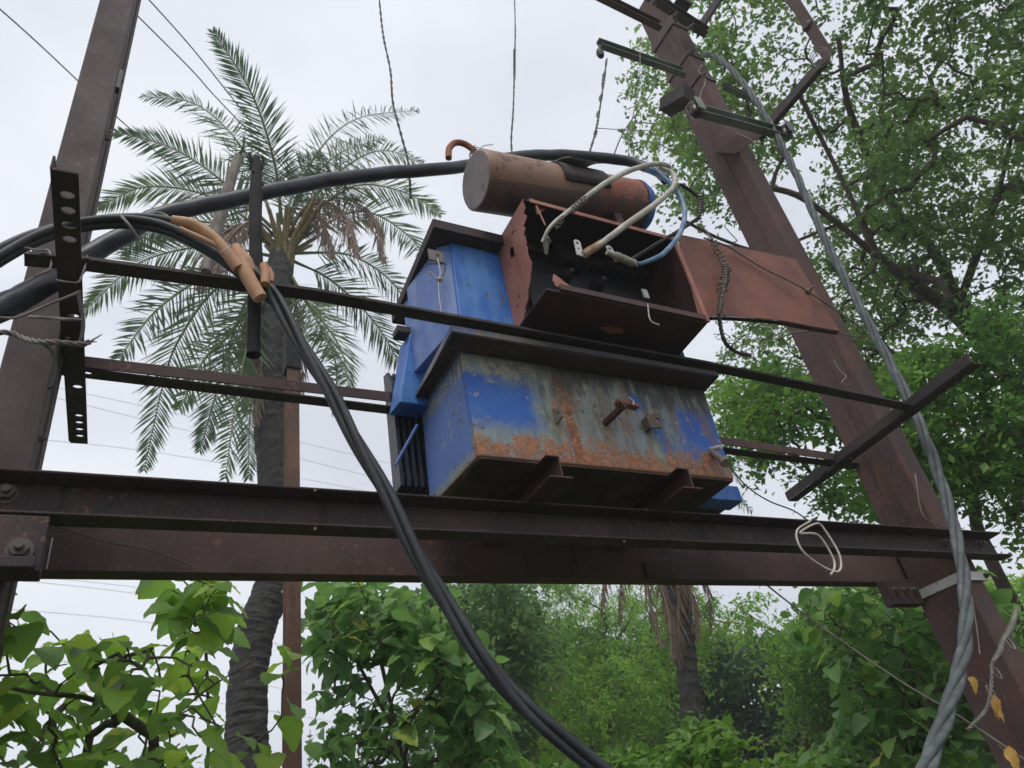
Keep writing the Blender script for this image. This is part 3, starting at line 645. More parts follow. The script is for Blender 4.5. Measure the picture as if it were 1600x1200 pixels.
b = B(); b.box((2.16, 2.20, 1.285), (2.47, 2.295, 1.36)); b.build('end_panel', 'blue', rbo, bevel=.004)
# cable box
bz0, bz1, by0, by1, bx0, bx1 = 1.772, 2.252, 1.644, 1.897, 1.262, 2.012
cb = B(); cb.box((bx0+.012, by1-.006, bz0), (bx1, by1, bz1)); cbo = cb.build('cable_box', 'soot_shade', tr, label='open rusty cable box with a corroded left side')
b = B(); b.hexa([(bx0+.004, by0, bz0-.002), (bx1+.004, by0, bz0-.002), (bx1+.02, by1, bz0-.002), (bx0-.0, by1, bz0-.002), (bx0+.004, by0, bz0+.003), (bx1+.004, by0, bz0+.003), (bx1+.02, by1, bz0+.003), (bx0, by1, bz0+.003)]); b.build('bottom_plate', 'oxide_dark', cbo)
b = B(); b.box((bx0+.06, by0-.012, bz0+.0035), (bx1-.004, by0+.0, bz0+.030)); b.build('bottom_lip', 'oxide_dark', cbo, bevel=.001)
c = PZ(958, 516, bz0-.0035); b = B(); b.plate([(x*.062*random.uniform(.8, 1.1), y*.024*random.uniform(.7, 1.1)) for x, y in circ(0, 0, 1, 1, 16)], [], c+np.array([0, .0, 0]), XA, YA, .0012); b.build('scuffed_patch', 'oxide', cbo)
b = B(); b.box((bx0+.010, by0, bz1-.004), (bx1, by1-.0065, bz1)); b.build('top_plate', 'soot_shade', cbo)
b = B(); b.box((bx0+.03, by0-.006, bz1-.014), (bx1+.002, by0-.0005, bz1+.006)); b.build('top_lip', 'oxide', cbo, bevel=.001)
# right side with front flange
b = B(); b.box((bx1+.0005, by0, bz0+.004), (bx1+.006, by1, bz1)); b.build('right_side', 'oxide_dark', cbo)
b = B(); b.box((bx1-.012, by0-.010, bz0), (bx1+.012, by0-.0005, bz1+.004)); b.build('right_lip', 'oxide', cbo, bevel=.001)
# left side: ragged, holed
H = bz1-bz0
rag = []
prof = [(0.0, 1.0), (.015, .94), (.00, .90), (.05, .86), (.02, .80), (.10, .76), (.085, .72), (.125, .68), (.10, .655), (.115, .61), (.13, .57), (.12, .53), (.13, .48), (.115, .44), (.12, .40), (.10, .36), (.12, .31), (.135, .27), (.145, .22), (.165, .17), (.16, .12), (.19, .08), (.185, .03), (.20, 0.0)]
pts = []
for i, (a, zf) in enumerate(prof):
    a = a*(.45 if zf > .35 else .45+(.35-zf)*1.5); prof[i] = (a, zf); pts.append((a, zf*H))
    if i < len(prof)-1:
        a2, z2 = prof[i+1]; a2 = a2*(.45 if z2 > .35 else .45+(.35-z2)*1.5); pts.append(((a+a2)/2+random.uniform(-.006, .006), (zf+z2)/2*H))
outer = pts+[(by1-by0, 0), (by1-by0, H)]
holes = [circ(.125, .86*H, .010, .007, 8), circ(.16, .70*H, .020, .028, 12), circ(.20, .64*H, .006, .005, 7), circ(.145, .63*H, .008, .009, 7), circ(.19, .44*H, .005, .007, 7), circ(.18, .24*H, .008, .010, 7), circ(.205, .18*H, .006, .008, 7), circ(.10, .83*H, .006, .006, 7)]
holes = [h for h in holes]
b = B(); b.plate(outer, holes, (bx0+.004, by0, bz0+.004), YA, ZA, .004); b.build('left_side', 'oxide', cbo, label='corroded red-oxide side plate with ragged holes')
b = B(); b.plate([(0, 0), (.03, -.004), (.075, .01), (.045, .03), (.02, .052), (.004, .06), (-.006, .03)], [], (bx0+.045, by0-.002, bz0+.02), XA, ZA, .004); b.build('torn_corner', 'oxide', cbo)
b = B(); b.cyl(PY(838, 322, 1.64), PY(852, 352, 1.63), .004, 6); b.plate([(0, 0), (.055, 0), (.0, -.05)], [], PY(835, 322, 1.66), XA, ZA, .003); b.build('torn_gusset', 'oxide', cbo)
b = B(); q = PY(1010, 462, 1.66); b.box(tuple(q+np.array([-.012, 0, -.01])), tuple(q+np.array([.014, .006, .035]))); b.build('tab', 'saddle', cbo)
b = B(); q = PZ(1035, 500, bz0-.004)
b.tube(lin(PY(1012, 475, 1.63), PY(1016, 500, 1.63), PY(1030, 508, 1.63), n=5), .003, 5); b.build('pale_drip', 'wire_pale', cbo)
# interior: terminal board and bushings
b = B(); b.box((bx0+.09, by1-.03, bz0+.12), (bx1-.05, by1-.0065, bz0+.33)); b.build('terminal_board', 'soot_shade', cbo, bevel=.002)
for tx, ty in ((862, 400), (905, 418), (948, 424), (990, 430), (880, 440), (930, 452)):
    c = PY(tx, ty, by1-.032); b = B(); b.tube([c, c-YA*.02, c-YA*.03, c-YA*.045, c-YA*.055, c-YA*.075], [.03, .03, .02, .026, .017, .012], 12); b.build('bushing', 'soot_shade', cbo)
def termlug(px, py, Y, rot):
    c = PY(px, py, Y); U = nrm(XA*math.cos(rot)+ZA*math.sin(rot)); V = nrm(np.cross(YA, U))
    b = B(); b.plate([(-.055, -.014), (.022, -.014), (.03, -.006), (.03, .008), (.022, .015), (-.055, .015)], [circ(.012, 0, .007, .007, 10), circ(-.018, 0, .005, .005, 8)], c, U, V, .004); b.build('terminal_lug', 'bright', cbo)
termlug(903, 383, 1.60, 1.5); termlug(955, 392, 1.62, 1.9)
# swung-open door of the cable box, its lower edge curved
P0 = PY(1058, 366, 1.638); P1 = PY(1243, 405, 1.638); P2 = PY(1312, 517, 1.638); P3 = PY(1092, 494, 1.638)
mid = [PY(x, y, 1.638) for x, y in ((1270, 510), (1220, 500), (1165, 495), (1125, 493))]
loop = [P3, *mid[::-1], P2, P1, P0]
b = B(); b.plate([(p[0]-P3[0], p[2]-P3[2]) for p in loop], [], P3+YA*.004, XA, ZA, .004); door = b.build('door', 'oxide_door', tr, label='red-oxide door of the cable box swung open to the right')
b = B()
b.prism([(0, 0), (-.028, 0), (-.028, .004), (0, .004)], [P0+np.array([-.01, .0045, .004]), P1+np.array([0, .0045, .004])], -YA, ZA); b.build('door_top_flange', 'soot_shade', door)
b = B(); b.prism([(.0, 0), (.022, 0), (.022, .004), (0, .004)], [P2, P1], -YA*-1, XA); b.build('door_edge_flange', 'oxide_dark', door)
b = B(); b.prism([(0, 0), (.022, 0), (.022, .003), (0, .003)], [p-ZA*.0035+YA*.0045 for p in loop[:6]], YA, ZA); b.build('door_bottom_flange', 'oxide_dark', door)
c = PY(1262, 456, 1.634); b = B(); b.tube([c, c-YA*.012, c-YA*.02, c-YA*.04], [.013, .013, .006, .006], 12); b.build('door_bolt', 'lug', door)
# conservator
cA = PY(744, 281, 1.75); cB = PY(996, 326, 1.75); ax = nrm(cB-cA); R_ = .127
b = B(); nseg = 14
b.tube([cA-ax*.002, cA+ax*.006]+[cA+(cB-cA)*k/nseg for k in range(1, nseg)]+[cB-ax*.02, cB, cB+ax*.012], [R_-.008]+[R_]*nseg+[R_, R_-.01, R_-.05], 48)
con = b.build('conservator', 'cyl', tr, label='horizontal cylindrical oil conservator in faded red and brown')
b = B(); b.tube([cA-ax*.004, cA-ax*.0025], [R_-.012, R_-.008], 40); b.build('end_cap', 'cap', con)
b = B(); b.tube([cB-ax*.035, cB-ax*.02], R_+.003, 40, cap=False); b.tube([cB-ax*.02, cB+ax*.014], [R_+.003, R_-.012], 40); b.build('rim', 'blue', con)
u1 = nrm(np.cross(ax, [0, -1, .0])); u1 = u1 if u1[2] > 0 else -u1; v1 = np.cross(ax, u1)
if v1[1] > 0: v1 = -v1
b = B()
def arcp(s0, s1, a0, a1, r, n=10):
    P = []
    for s_ in (s0, s1):
        P.append([cA+ax*s_+(u1*math.cos(a)+v1*math.sin(a))*r for a in np.linspace(a0, a1, n)])
    return P
Lc = np.linalg.norm(cB-cA)
A_ = arcp(Lc*.42, Lc*.70, -.5, 1.95, R_+.010); C_ = arcp(Lc*.42, Lc*.70, -.5, 1.95, R_+.001)
vs = A_[0]+A_[1]+C_[0]+C_[1]; fs = []
for i in range(9): fs += [(i, i+1, i+11, i+10), (20+i, 30+i, 31+i, 21+i), (i, 20+i, 21+i, i+1), (10+i, 11+i, 31+i, 30+i)]
fs += [(0, 10, 30, 20), (9, 29, 39, 19)]
b._add(vs, fs, True); b.build('saddle_band', 'beam', con)
# light sheet bent over the saddle, its front edge lifting off
b = B(); NS = 12; vs = []; fs = []
for s_ in (Lc*.44, Lc*.50, Lc*.57, Lc*.635):
    for dr in (0, .003):
        for k in range(NS):
            a = -.5+1.75*k/(NS-1); rr_ = R_+.013+.030*max(0, (k-6)/(NS-7))**1.6+dr; vs.append(cA+ax*(s_+.02*k/NS)+(u1*math.cos(a)+v1*math.sin(a))*rr_)
for m_ in range(3):
    for d_ in (0, 1):
        o1 = (m_*2+d_)*NS; o2 = (m_*2+2+d_)*NS
        for k in range(NS-1): fs.append((o1+k, o1+k+1, o2+k+1, o2+k))
    fs += [(m_*2*NS+NS-1, (m_*2+1)*NS+NS-1, (m_*2+3)*NS+NS-1, (m_*2+2)*NS+NS-1), (m_*2*NS, (m_*2+1)*NS, (m_*2+3)*NS, (m_*2+2)*NS)]
for m_ in (0, 6):
    for k in range(NS-1): fs.append((m_*NS+k, m_*NS+k+1, (m_+1)*NS+k+1, (m_+1)*NS+k))
b._add(vs, fs, False); b.build('bent_sheet', 'saddle', con)
for sx in (.25, .78):
    c = cA+ax*Lc*sx; b = B(); b.box((c[0]-.02, 1.70, 2.2505), (c[0]+.02, 1.86, c[2]-R_*.9)); b.build('conservator_bracket', 'oxide_dark', tr)
# breather pipe hooked
b = B(); b.tube(lin(PY(701, 247, 1.80), PY(702, 232, 1.80), PY(712, 223, 1.80), PY(728, 226, 1.80), PY(746, 240, 1.79), PY(756, 252, 1.78)), .014, 12); b.build('breather_pipe', 'rust', con)
b = B(); b.wrap(PY(738, 246, 1.78), PY(746, 234, 1.78), .02, .002, 4, 10, .1); b.tube(lin(PY(742, 240, 1.77), PY(756, 228, 1.76), PY(770, 226, 1.76), n=4), .002, 5); b.build('pipe_tie', 'wire', con)

# ================================================================== cables
def cable(name, label, pts, r, mat, cat='cable', sides=12, n=8, grp=None):
    P = catmull(pts, n); P = np.array(P); k = np.arange(len(P)); rs = np.mean(r)
    P = P+np.stack([np.sin(k*.63+1)+np.sin(k*1.7), np.sin(k*.9+2), np.sin(k*.71)+np.sin(k*1.33+.5)], 1)*rs*.035
    b = B(); b.tube(list(P), r, sides); return prop(b.build(name, mat), label, cat, grp)
# thick tube running over everything
pts = [PY(-60, 510, 1.90), PY(0, 482, 1.92), PY(50, 456, 1.94), PY(100, 428, 1.96), PY(140, 398, 1.97), PY(190, 370, 1.97), PY(245, 338, 1.96), PY(300, 325, 1.95), PY(400, 304, 1.95), PY(500, 284, 1.95), PY(600, 271, 1.95), PY(700, 263, 1.95), PY(760, 254, 1.97), PY(800, 246, 1.98), PY(860, 242, 1.98), PY(920, 245, 1.96), PY(980, 252, 1.90), PY(1025, 268, 1.82), PY(1040, 282, 1.78)]
cable('thick_cable', 'thick dark sheathed cable arching from the left pole to behind the conservator', pts, [.036, .036, .035, .034, .032, .030, .029]+[.029]*8+[.03, .028, .026, .024], 'cable_big', sides=16)
# left black bundle, going to tan sleeves, then down in front
bundle = [PY(-50, 432, 1.86), PY(0, 402, 1.87), PY(60, 372, 1.88), PY(130, 352, 1.88), PY(200, 345, 1.86), PY(262, 352, 1.82), PY(320, 378, 1.78), PY(370, 412, 1.75), PY(412, 455, 1.72)]
t = T('power_cable_bundle', 'black cable bundle from the left pole, sleeved in tan, drooping to the bottom', 'cable', bundle[1])
Pb = catmull(bundle, 10)
F_ = frames(Pb)
for k, (ou, ov) in enumerate(((0, .016), (.010, -.016), (-.014, -.002), (.018, .006))):
    Q = [p+u*(ou*1.0)+v*ov+ZA*(.012*math.sin(i*.08+k*2)) for i, (p, (tt, u, v)) in enumerate(zip(Pb, F_))]
    b = B(); b.tube(Q, .0125, 10); b.build('cable', 'cable', t)
drop = [PY(408, 440, 1.74), PY(440, 485, 1.72), PY(475, 545, 1.70), PY(520, 620, 1.68), PY(560, 695, 1.66), PY(605, 775, 1.64), PY(655, 872, 1.62), PY(705, 955, 1.60), PY(760, 1035, 1.57), PY(830, 1115, 1.54), PY(950, 1210, 1.50), PY(1060, 1290, 1.45)]
Pd = catmull(drop, 12); Fd = frames(Pd)
for k in range(3):
    Q = []
    for i, (p, (tt, u, v)) in enumerate(zip(Pd, Fd)):
        a = k*math.pi/1.5+i*.085; RR = .0115+.008*math.exp(-i/10); Q.append(p+(u*math.cos(a)+v*math.sin(a))*RR)
    b = B(); b.tube(Q, .0112, 10); b.build('cable', 'cable', t)
for path, r in (([(268, 343), (300, 350), (330, 368), (352, 392), (374, 420)], [.013, .016, .016, .018, .02]),
                ([(280, 356), (310, 370), (338, 384), (350, 392)], [.006, .008, .008, .006]),
                ([(368, 384), (374, 400), (384, 425), (398, 452), (407, 466)], [.013, .02, .021, .021, .020]),
                ([(376, 395), (384, 410), (392, 425)], [.016, .022, .014]),
                ([(412, 414), (415, 430), (414, 444)], [.013, .015, .013]), ([(420, 418), (425, 430), (424, 440)], [.006, .007, .006])):
    b = B(); b.tube(catmull([PY(x, y, 1.69) for x, y in path], 6), r, 14); b.build('tan_sleeve', 'tan', t)
b = B(); b.tube(lin(PY(345, 394, 1.665), PY(352, 390, 1.66), PY(360, 384, 1.665), n=4), .002, 6); b.build('sleeve_tie', 'wire_pale', t)
for s0 in ((188, 340, 218, 374),):
    b = B(); b.tube(lin(PY(s0[0], s0[1]-4, 1.82), PY(s0[0]+14, s0[1]+12, 1.80), PY(s0[2], s0[3]+2, 1.82), n=5), .005, 6); b.build('binding', 'wire', t)
b = B(); b.tube(lin(PY(232, 340, 1.85), PY(242, 333, 1.85), PY(258, 336, 1.84), PY(268, 346, 1.83), n=5), .005, 6); b.build('binding', 'wire', t)
# cut upright cable stub
pts = [PY(401, 250, 1.80), PY(400, 300, 1.79), PY(399, 360, 1.78), PY(400, 410, 1.78), PY(398, 470, 1.78), PY(396, 555, 1.78)]
b = B(); b.tube(catmull(pts, 8), [.012, .019, .022, .0205, .021, .020, .022, .020, .021, .019, .020], 14)
ends = PY(401, 256, 1.80)
for dx in (-.014, .013, .004, -.004): b.tube([ends+XA*dx-ZA*.03, ends+XA*dx*1.3, ends+XA*dx*1.9+ZA*.03+YA*dx, ends+XA*dx*1.5+ZA*random.uniform(.035, .06)], [.008, .008, .006, .002], 6)
for k in range(9):
    c = PY(400, 262+k*14, 1.795); a = random.uniform(0, 6.28); b.tube([c, c+np.array([math.cos(a)*.026, math.sin(a)*.026, random.uniform(-.01, .012)])], [.010, .003], 5)
prop(b.build('cable_stub', 'char'), 'upright cut black cable stub with charred end before the palm', 'cable')
# right grey twisted bundle
pts = [PY(1100, 84, 2.40), PY(1125, 92, 2.25), PY(1160, 128, 2.08), PY(1195, 180, 2.00), PY(1238, 260, 1.98), PY(1290, 375, 1.96), PY(1345, 482, 1.93), PY(1395, 575, 1.90), PY(1436, 660, 1.88), PY(1468, 745, 1.86), PY(1492, 830, 1.84), PY(1507, 915, 1.82), PY(1508, 1000, 1.78), PY(1490, 1080, 1.74), PY(1455, 1180, 1.68), PY(1410, 1290, 1.6)]
b = B(); Pt = catmull(pts, 14)
t = T('grey_cable_bundle', 'grey twisted cable bundle running down the right pole', 'cable', pts[3])
for k in range(3):
    b = B(); b.twist(Pt, .0135, .0138, 1, 10, 10, phase=k*2.094); b.build('cable', 'cable_grey', t)
# loops at the cable box
cable('white_cable', 'dirty white cable from the box interior to a twisted bundle above', [PY(847, 378, 1.62), PY(862, 352, 1.58), PY(895, 325, 1.56), PY(940, 290, 1.55), PY(985, 266, 1.56), PY(1025, 256, 1.58), PY(1044, 260, 1.6), PY(1042, 268, 1.62)], [.006, .008, .010, .012, .012, .012, .010], 'white_cable', grp='cables looping out of the box')
cable('white_cable', 'thicker white cable bending back into the terminal lug', [PY(912, 398, 1.60), PY(940, 380, 1.57), PY(980, 350, 1.54), PY(1025, 318, 1.54), PY(1052, 292, 1.56), PY(1052, 272, 1.58), PY(1030, 262, 1.60)], [.011, .012, .0135, .0135, .012, .012, .010], 'white_cable', grp='cables looping out of the box')
cable('blue_cable', 'blue-grey cable looping to the right into the box', [PY(1010, 262, 1.62), PY(1040, 280, 1.60), PY(1062, 306, 1.58), PY(1070, 335, 1.57), PY(1062, 365, 1.57), PY(1038, 395, 1.58), PY(1008, 410, 1.60), PY(992, 412, 1.61)], [.011, .012, .012, .011, .011, .011, .009, .007], 'blue_cable', grp='cables looping out of the box')
b = B(); a0 = PY(948, 394, 1.61); a1 = PY(992, 412, 1.61); b.cyl(a0, a1, .011, 12); b.wrap(a0+(a1-a0)*.25, a1, .0145, .0028, 13, 10, .12); b.tube(lin(a1, a1+np.array([.008, 0, -.012]), n=3), .004, 6)
prop(b.build('bound_terminal', 'white_cable'), 'cable end bound with cord and bolted to the bright lug', 'cable end')
b = B(); a0 = PY(912, 398, 1.595); a1 = PY(940, 380, 1.575); b.wrap(a0, a1, .0145, .0024, 11, 10, .1)
prop(b.build('cord_binding', 'tan'), 'brown cord binding on the thicker white cable at its lug', 'binding')
b = B(); a0 = PY(893, 328, 1.555); a1 = PY(915, 312, 1.55); b.wrap(a0, a1, .014, .003, 5, 10, .2); a0 = PY(868, 355, 1.57); b.wrap(a0, PY(880, 342, 1.565), .010, .0022, 4, 10, .2)
prop(b.build('wire_binding', 'wire'), 'grey wire knots along the thin white cable', 'binding')
b = B(); c = PY(852, 374, 1.62)
for k in range(5): b.wrap(c+np.array([random.uniform(-.01, .01), 0, random.uniform(-.02, .01)]), c+np.array([.015, 0, .0]), .012, .002, 1.5, 10, .3)
b.tube([c+np.array([0, .0, -.01]), c+np.array([.002, .02, -.06])], [.014, .006], 10)
prop(b.build('frayed_end', 'wire'), 'frayed knot of wires inside the top left of the cable box', 'cable end')
# stranded dark pigtail between box and wire
b = B(); a = lin(PY(982, 408, 1.68), PY(1015, 388, 1.66), PY(1045, 370, 1.64), PY(1075, 352, 1.62), PY(1092, 338, 1.60), PY(1095, 315, 1.60), PY(1082, 300, 1.60), PY(1062, 288, 1.60))
b.twist(a, .006, .0045, 3, 14, 6)
prop(b.build('frayed_cable', 'wire_dark'), 'dark stranded cable hanging right of the blue loop', 'cable')
b = B(); b.wrap(PY(1094, 304, 1.60), PY(1094, 338, 1.60), .015, .003, 8, 10, .12); prop(b.build('wire_coil', 'wire'), 'short wire coil wound above the open door', 'wire coil')
b = B(); c0 = PY(1098, 355, 1.60); c1 = PY(1115, 378, 1.6); c2 = PY(1135, 420, 1.60); c3 = PY(1124, 490, 1.60)
b.wrap(c0, c1, .008, .002, 4, 10, .4); b.wrap(c1, c2, .012, .0026, 7, 10, .4); b.wrap(c2, PY(1128, 455, 1.60), .018, .003, 9, 10, .3); b.wrap(PY(1128, 455, 1.60), c3, .010, .0024, 8, 10, .35)
b.tube(lin(c0, c1, c2, c3, n=5), .004, 6)
prop(b.build('wire_coil', 'wire'), 'long tangled wire coil hanging down over the red door', 'wire coil')
b = B(); pp = lin(c3, PY(1126, 510, 1.62), PY(1133, 535, 1.64), PY(1150, 550, 1.66), PY(1172, 556, 1.68), n=6); b.twist(pp, .006, .004, 3, 6, 6)
for k in range(26):
    s0 = pp[random.randrange(4, len(pp))]; d = nrm(rng.normal(size=3)); b.tube([s0, s0+d*random.uniform(.02, .05), s0+d*.05+rng.normal(size=3)*.02], .0016, 4)
prop(b.build('dry_creeper', 'wire_dark'), 'dark dry creeper tuft dangling below the open door', 'creeper')
cable('brown_wire', 'thin brown wire stretched over the open door to the right pole', [PY(1100, 372, 1.60), PY(1135, 384, 1.61), PY(1165, 402, 1.62), PY(1195, 420, 1.62), PY(1240, 442, 1.60), PY(1285, 470, 1.62), PY(1345, 512, 1.75), PY(1346, 518, 1.80), PY(1340, 526, 1.85), PY(1290, 517, 1.88), PY(1240, 520, 1.95), PY(1215, 530, 2.0)], .0042, 'tan', 'wire')
bpy.data.objects['brown_wire'].data.materials[0] = M['wire']
# hanging wires above
def wire(label, pts, r, mat='wire_dark', tw=False, name='hanging_wire', grp=None):
    b = B(); P = catmull(pts, 8)
    if tw: b.twist(P, r*.8, r*.8, 2, tw, 6)
    else: b.tube(P, r, 6)
    return prop(b.build(name, mat), label, 'wire', grp)
wire('twisted dark wire hanging from the top, left of the other', [PY(590, -30, 2.0), PY(598, 50, 2.0), PY(610, 110, 2.0), PY(614, 160, 2.0), PY(628, 215, 2.0), PY(638, 255, 2.0), PY(642, 310, 2.0)], .0045, tw=16)
b = B()
b.twist(catmull([PY(803, -30, 1.98), PY(805, 40, 1.98), PY(804, 100, 1.98), PY(802, 170, 1.98), PY(799, 215, 1.98), PY(800, 243, 1.98)], 8), .0025, .0035, 2, 12, 6); b.wrap(PY(804, 78, 1.98), PY(804, 122, 1.98), .006, .003, 10, 8, .1)
prop(b.build('hanging_wire', 'wire_dark'), 'dark hanging wire with a bound splice dropping on the thick cable', 'wire')
b = B(); b.twist(catmull([PY(948, 92, 2.02), PY(940, 150, 2.0), PY(932, 200, 1.99), PY(922, 236, 1.98)], 8), .004, .0045, 2, 14, 6); b.wrap(PY(944, 115, 2.02), PY(942, 135, 2.01), .009, .0035, 4, 8, .2)
for q in ((939, 150), (935, 175), (931, 205)): b.wrap(PY(q[0], q[1], 2.0), PY(q[0]-1, q[1]+7, 2.0), .009, .003, 2, 8, .2)
prop(b.build('hanging_wire', 'wire_dark'), 'knotted dark wire hanging from the end of the left-reaching arm', 'wire')
wire('thin brown wire falling beside the grey-green arm', [PY(1000, 60, 2.0), PY(1000, 100, 2.0), PY(998, 140, 2.0), PY(985, 200, 2.0), PY(982, 240, 2.0)], .0035, 'wire')
wire('thin wire arching from the junction block to the thick cable', [PY(1032, 118, 2.1), PY(1015, 150, 2.1), PY(985, 190, 2.05), PY(970, 215, 2.0), PY(960, 240, 1.98)], .004)
wire('pale horizontal wire crossing the tree left of the right pole', [PY(930, 200, 2.1), PY(1000, 204, 2.1), PY(1080, 200, 2.1), PY(1110, 198, 2.09)], .0025, 'wire')
wire('curly wire hooked on the front of the right pole', [PY(1098, 100, 2.08), PY(1092, 112, 2.07), PY(1102, 124, 2.07), PY(1100, 135, 2.07), PY(1096, 142, 2.07), PY(1092, 158, 2.06), PY(1086, 168, 2.02)], .004, 'wire')
wire('thin tie wire from block to pole front', [PY(1040, 143, 2.05), PY(1070, 142, 2.06), PY(1094, 142, 2.07)], .003, 'wire')
wire('thin wire running from grey-green arm up right through leaves', [PY(1140, 172, 2.2), PY(1165, 162, 2.0), PY(1200, 146, 2.0)], .003, 'wire')
wire('tan wire along the lower edge of the insulator rack', [PY(1150, 208, 1.97), PY(1165, 214, 1.96), PY(1178, 222, 1.96), PY(1185, 229, 1.96)], .004, 'wire_pale')
# wires wound on left arm and pole
wire('pale wire curving across the left pole below the thick cable', [PY(-20, 494, 1.80), PY(20, 497, 1.80), PY(50, 487, 1.80), PY(80, 474, 1.79), PY(105, 464, 1.75), PY(126, 455, 1.75)], .0035, 'wire', name='wound_wire', grp='wires wound on the left pole')
wire('grey band wire crossing the left pole mid height', [PY(45, 495, 1.85), PY(80, 497, 1.80), PY(105, 499, 1.75), PY(128, 500, 1.75)], .0045, 'wire', name='wound_wire', grp='wires wound on the left pole')
b = B(); P = lin(PY(-20, 520, 1.80), PY(15, 520, 1.80), PY(35, 528, 1.79), PY(60, 534, 1.75), PY(90, 535, 1.73), PY(128, 538, 1.73), PY(140, 534, 1.73)); b.twist(P, .004, .0038, 3, 4, 6)
for q in ((150, 528), (158, 524), (160, 522), (152, 534)): b.tube([P[-1], PY(*q, 1.73)], [.003, .001], 5)
prop(b.build('wound_wire', 'wire'), 'thick twisted wire round the left pole ending in frayed strands', 'wire', 'wires wound on the left pole')
wire('thin wire ring crossing the slotted arm at the left', [PY(88, 438, 1.74), PY(108, 441, 1.73), PY(122, 441, 1.73), PY(128, 430, 1.75), PY(134, 412, 1.78), PY(136, 400, 1.80)], .003, 'wire', name='wound_wire', grp='wires wound on the left pole')
wire('dark cord looping right of the slotted arm', [PY(122, 455, 1.78), PY(126, 480, 1.78), PY(130, 502, 1.78), PY(128, 525, 1.78), PY(122, 540, 1.78)], .005, 'wire_dark', name='wound_wire', grp='wires wound on the left pole')
wire('dark cord hanging in a hook from the left pole', [PY(70, 538, 2.05), PY(80, 548, 2.05), PY(87, 570, 2.05), PY(86, 592, 2.05), PY(80, 604, 2.05), PY(74, 606, 2.05)], .005, 'wire_dark', name='wound_wire', grp='wires wound on the left pole')
wire('thin pale wire tied above the left end of the upper bar', [PY(38, 387, 1.86), PY(60, 391, 1.82), PY(77, 393, 1.80), PY(78, 420, 1.78), PY(52, 432, 1.80)], .003, 'wire', name='wound_wire', grp='wires wound on the left pole')
# loop of pale wire from the drain valve
wire('thin dark wire drooping from the drain valve with a pale loop', [PY(1135, 722, 1.85), PY(1165, 758, 1.85), PY(1200, 782, 1.85), PY(1240, 798, 1.84), PY(1266, 816, 1.84)], .0028, 'wire_dark', name='valve_wire')
wire('pale wire loop hanging in front of the beam at the right', [PY(1266, 814, 1.84), PY(1245, 830, 1.83), PY(1252, 858, 1.82), PY(1280, 882, 1.82), PY(1310, 893, 1.82), PY(1312, 868, 1.82), PY(1290, 830, 1.83), PY(1276, 818, 1.83), PY(1250, 833, 1.82), PY(1278, 836, 1.82), PY(1300, 868, 1.82), PY(1304, 886, 1.82), PY(1298, 898, 1.82)], .0045, 'wire_pale', name='wire_loop')
wire('pale thin wire lying down the right pole to the beam', [PY(1430, 740, 2.05), PY(1440, 800, 2.04), PY(1462, 818, 2.03), PY(1478, 822, 2.02)], .0035, 'wire', name='pole_wire')
wire('short curled wire on the right pole above the angle bar', [PY(1302, 562, 2.05), PY(1312, 578, 2.05), PY(1322, 588, 2.04), PY(1315, 598, 2.04), PY(1330, 602, 2.04)], .003, 'wire', name='pole_wire')
# guy wire, power lines
wire('thin stay wire slanting down to the bottom right corner', [PY(1180, 900, 2.5), PY(1260, 962, 2.3), PY(1400, 1060, 2.1), PY(1500, 1120, 2.0), PY(1620, 1200, 1.9)], .004, 'wire', name='stay_wire')
for lab, pts in (('upper left overhead line crossing the corner sky', [(-30, -12, 7), (60, 68, 7.5), (185, 185, 8.2), (330, 312, 9)]),
                 ('overhead line passing left of the tall frond', [(200, 10, 7), (300, 110, 7.6), (345, 160, 8), (480, 300, 9)]),
                 ('overhead line nearest the tall palm frond', [(215, -20, 7), (300, 75, 7.6), (380, 175, 8), (470, 290, 9)])):
    b = B(); b.tube(lin(*[PD(*q) for q in pts], n=6), .006, 6); prop(b.build('overhead_line', 'wire'), lab, 'power line', 'overhead lines over the palm')
DL = ['faint distant line just under the beam end, upper of a close pair', 'faint distant line just under the beam end, lower of a close pair', 'uppermost faint distant line crossing the sky behind the palm skirt', 'second faint distant line down behind the palm skirt', 'faint distant line skimming the top edge of the front beam', 'faint distant line seen through the sapling leaves, upper one', 'faint distant line lowest in the picture behind the sapling', 'faint distant line behind the sapling tips left of the palm trunk']
for k, (y0, y1) in enumerate(((905, 960), (912, 972), (590, 700), (600, 730), (690, 745), (1040, 1075), (1090, 1110), (960, 1010))):
    P = lin(PD(-60, y0-15, 32), PD(300, (y0*.35+y1*.65)-10, 35), PD(760, y1+60, 40), n=8)
    b = B(); b.tube(P, .0105, 5); prop(b.build('distant_power_line', 'wire_far'), DL[k], 'power line', 'distant power lines at lower left')
b = B(); P0_ = PD(483, 1215, 40); b.tube([np.array([P0_[0], P0_[1], GROUND]), P0_, PD(485, 1140, 40)], [.05, .04, .02], 6)
for k in range(6):
    c = PD(484, 1150+k*9, 40); b.tube([c-ZA*.06, c, c+ZA*.06], [.05, .16, .05], 8)
prop(b.build('insulator_mast', 'wire'), 'far slim mast with a stack of insulator discs near the bottom', 'mast')
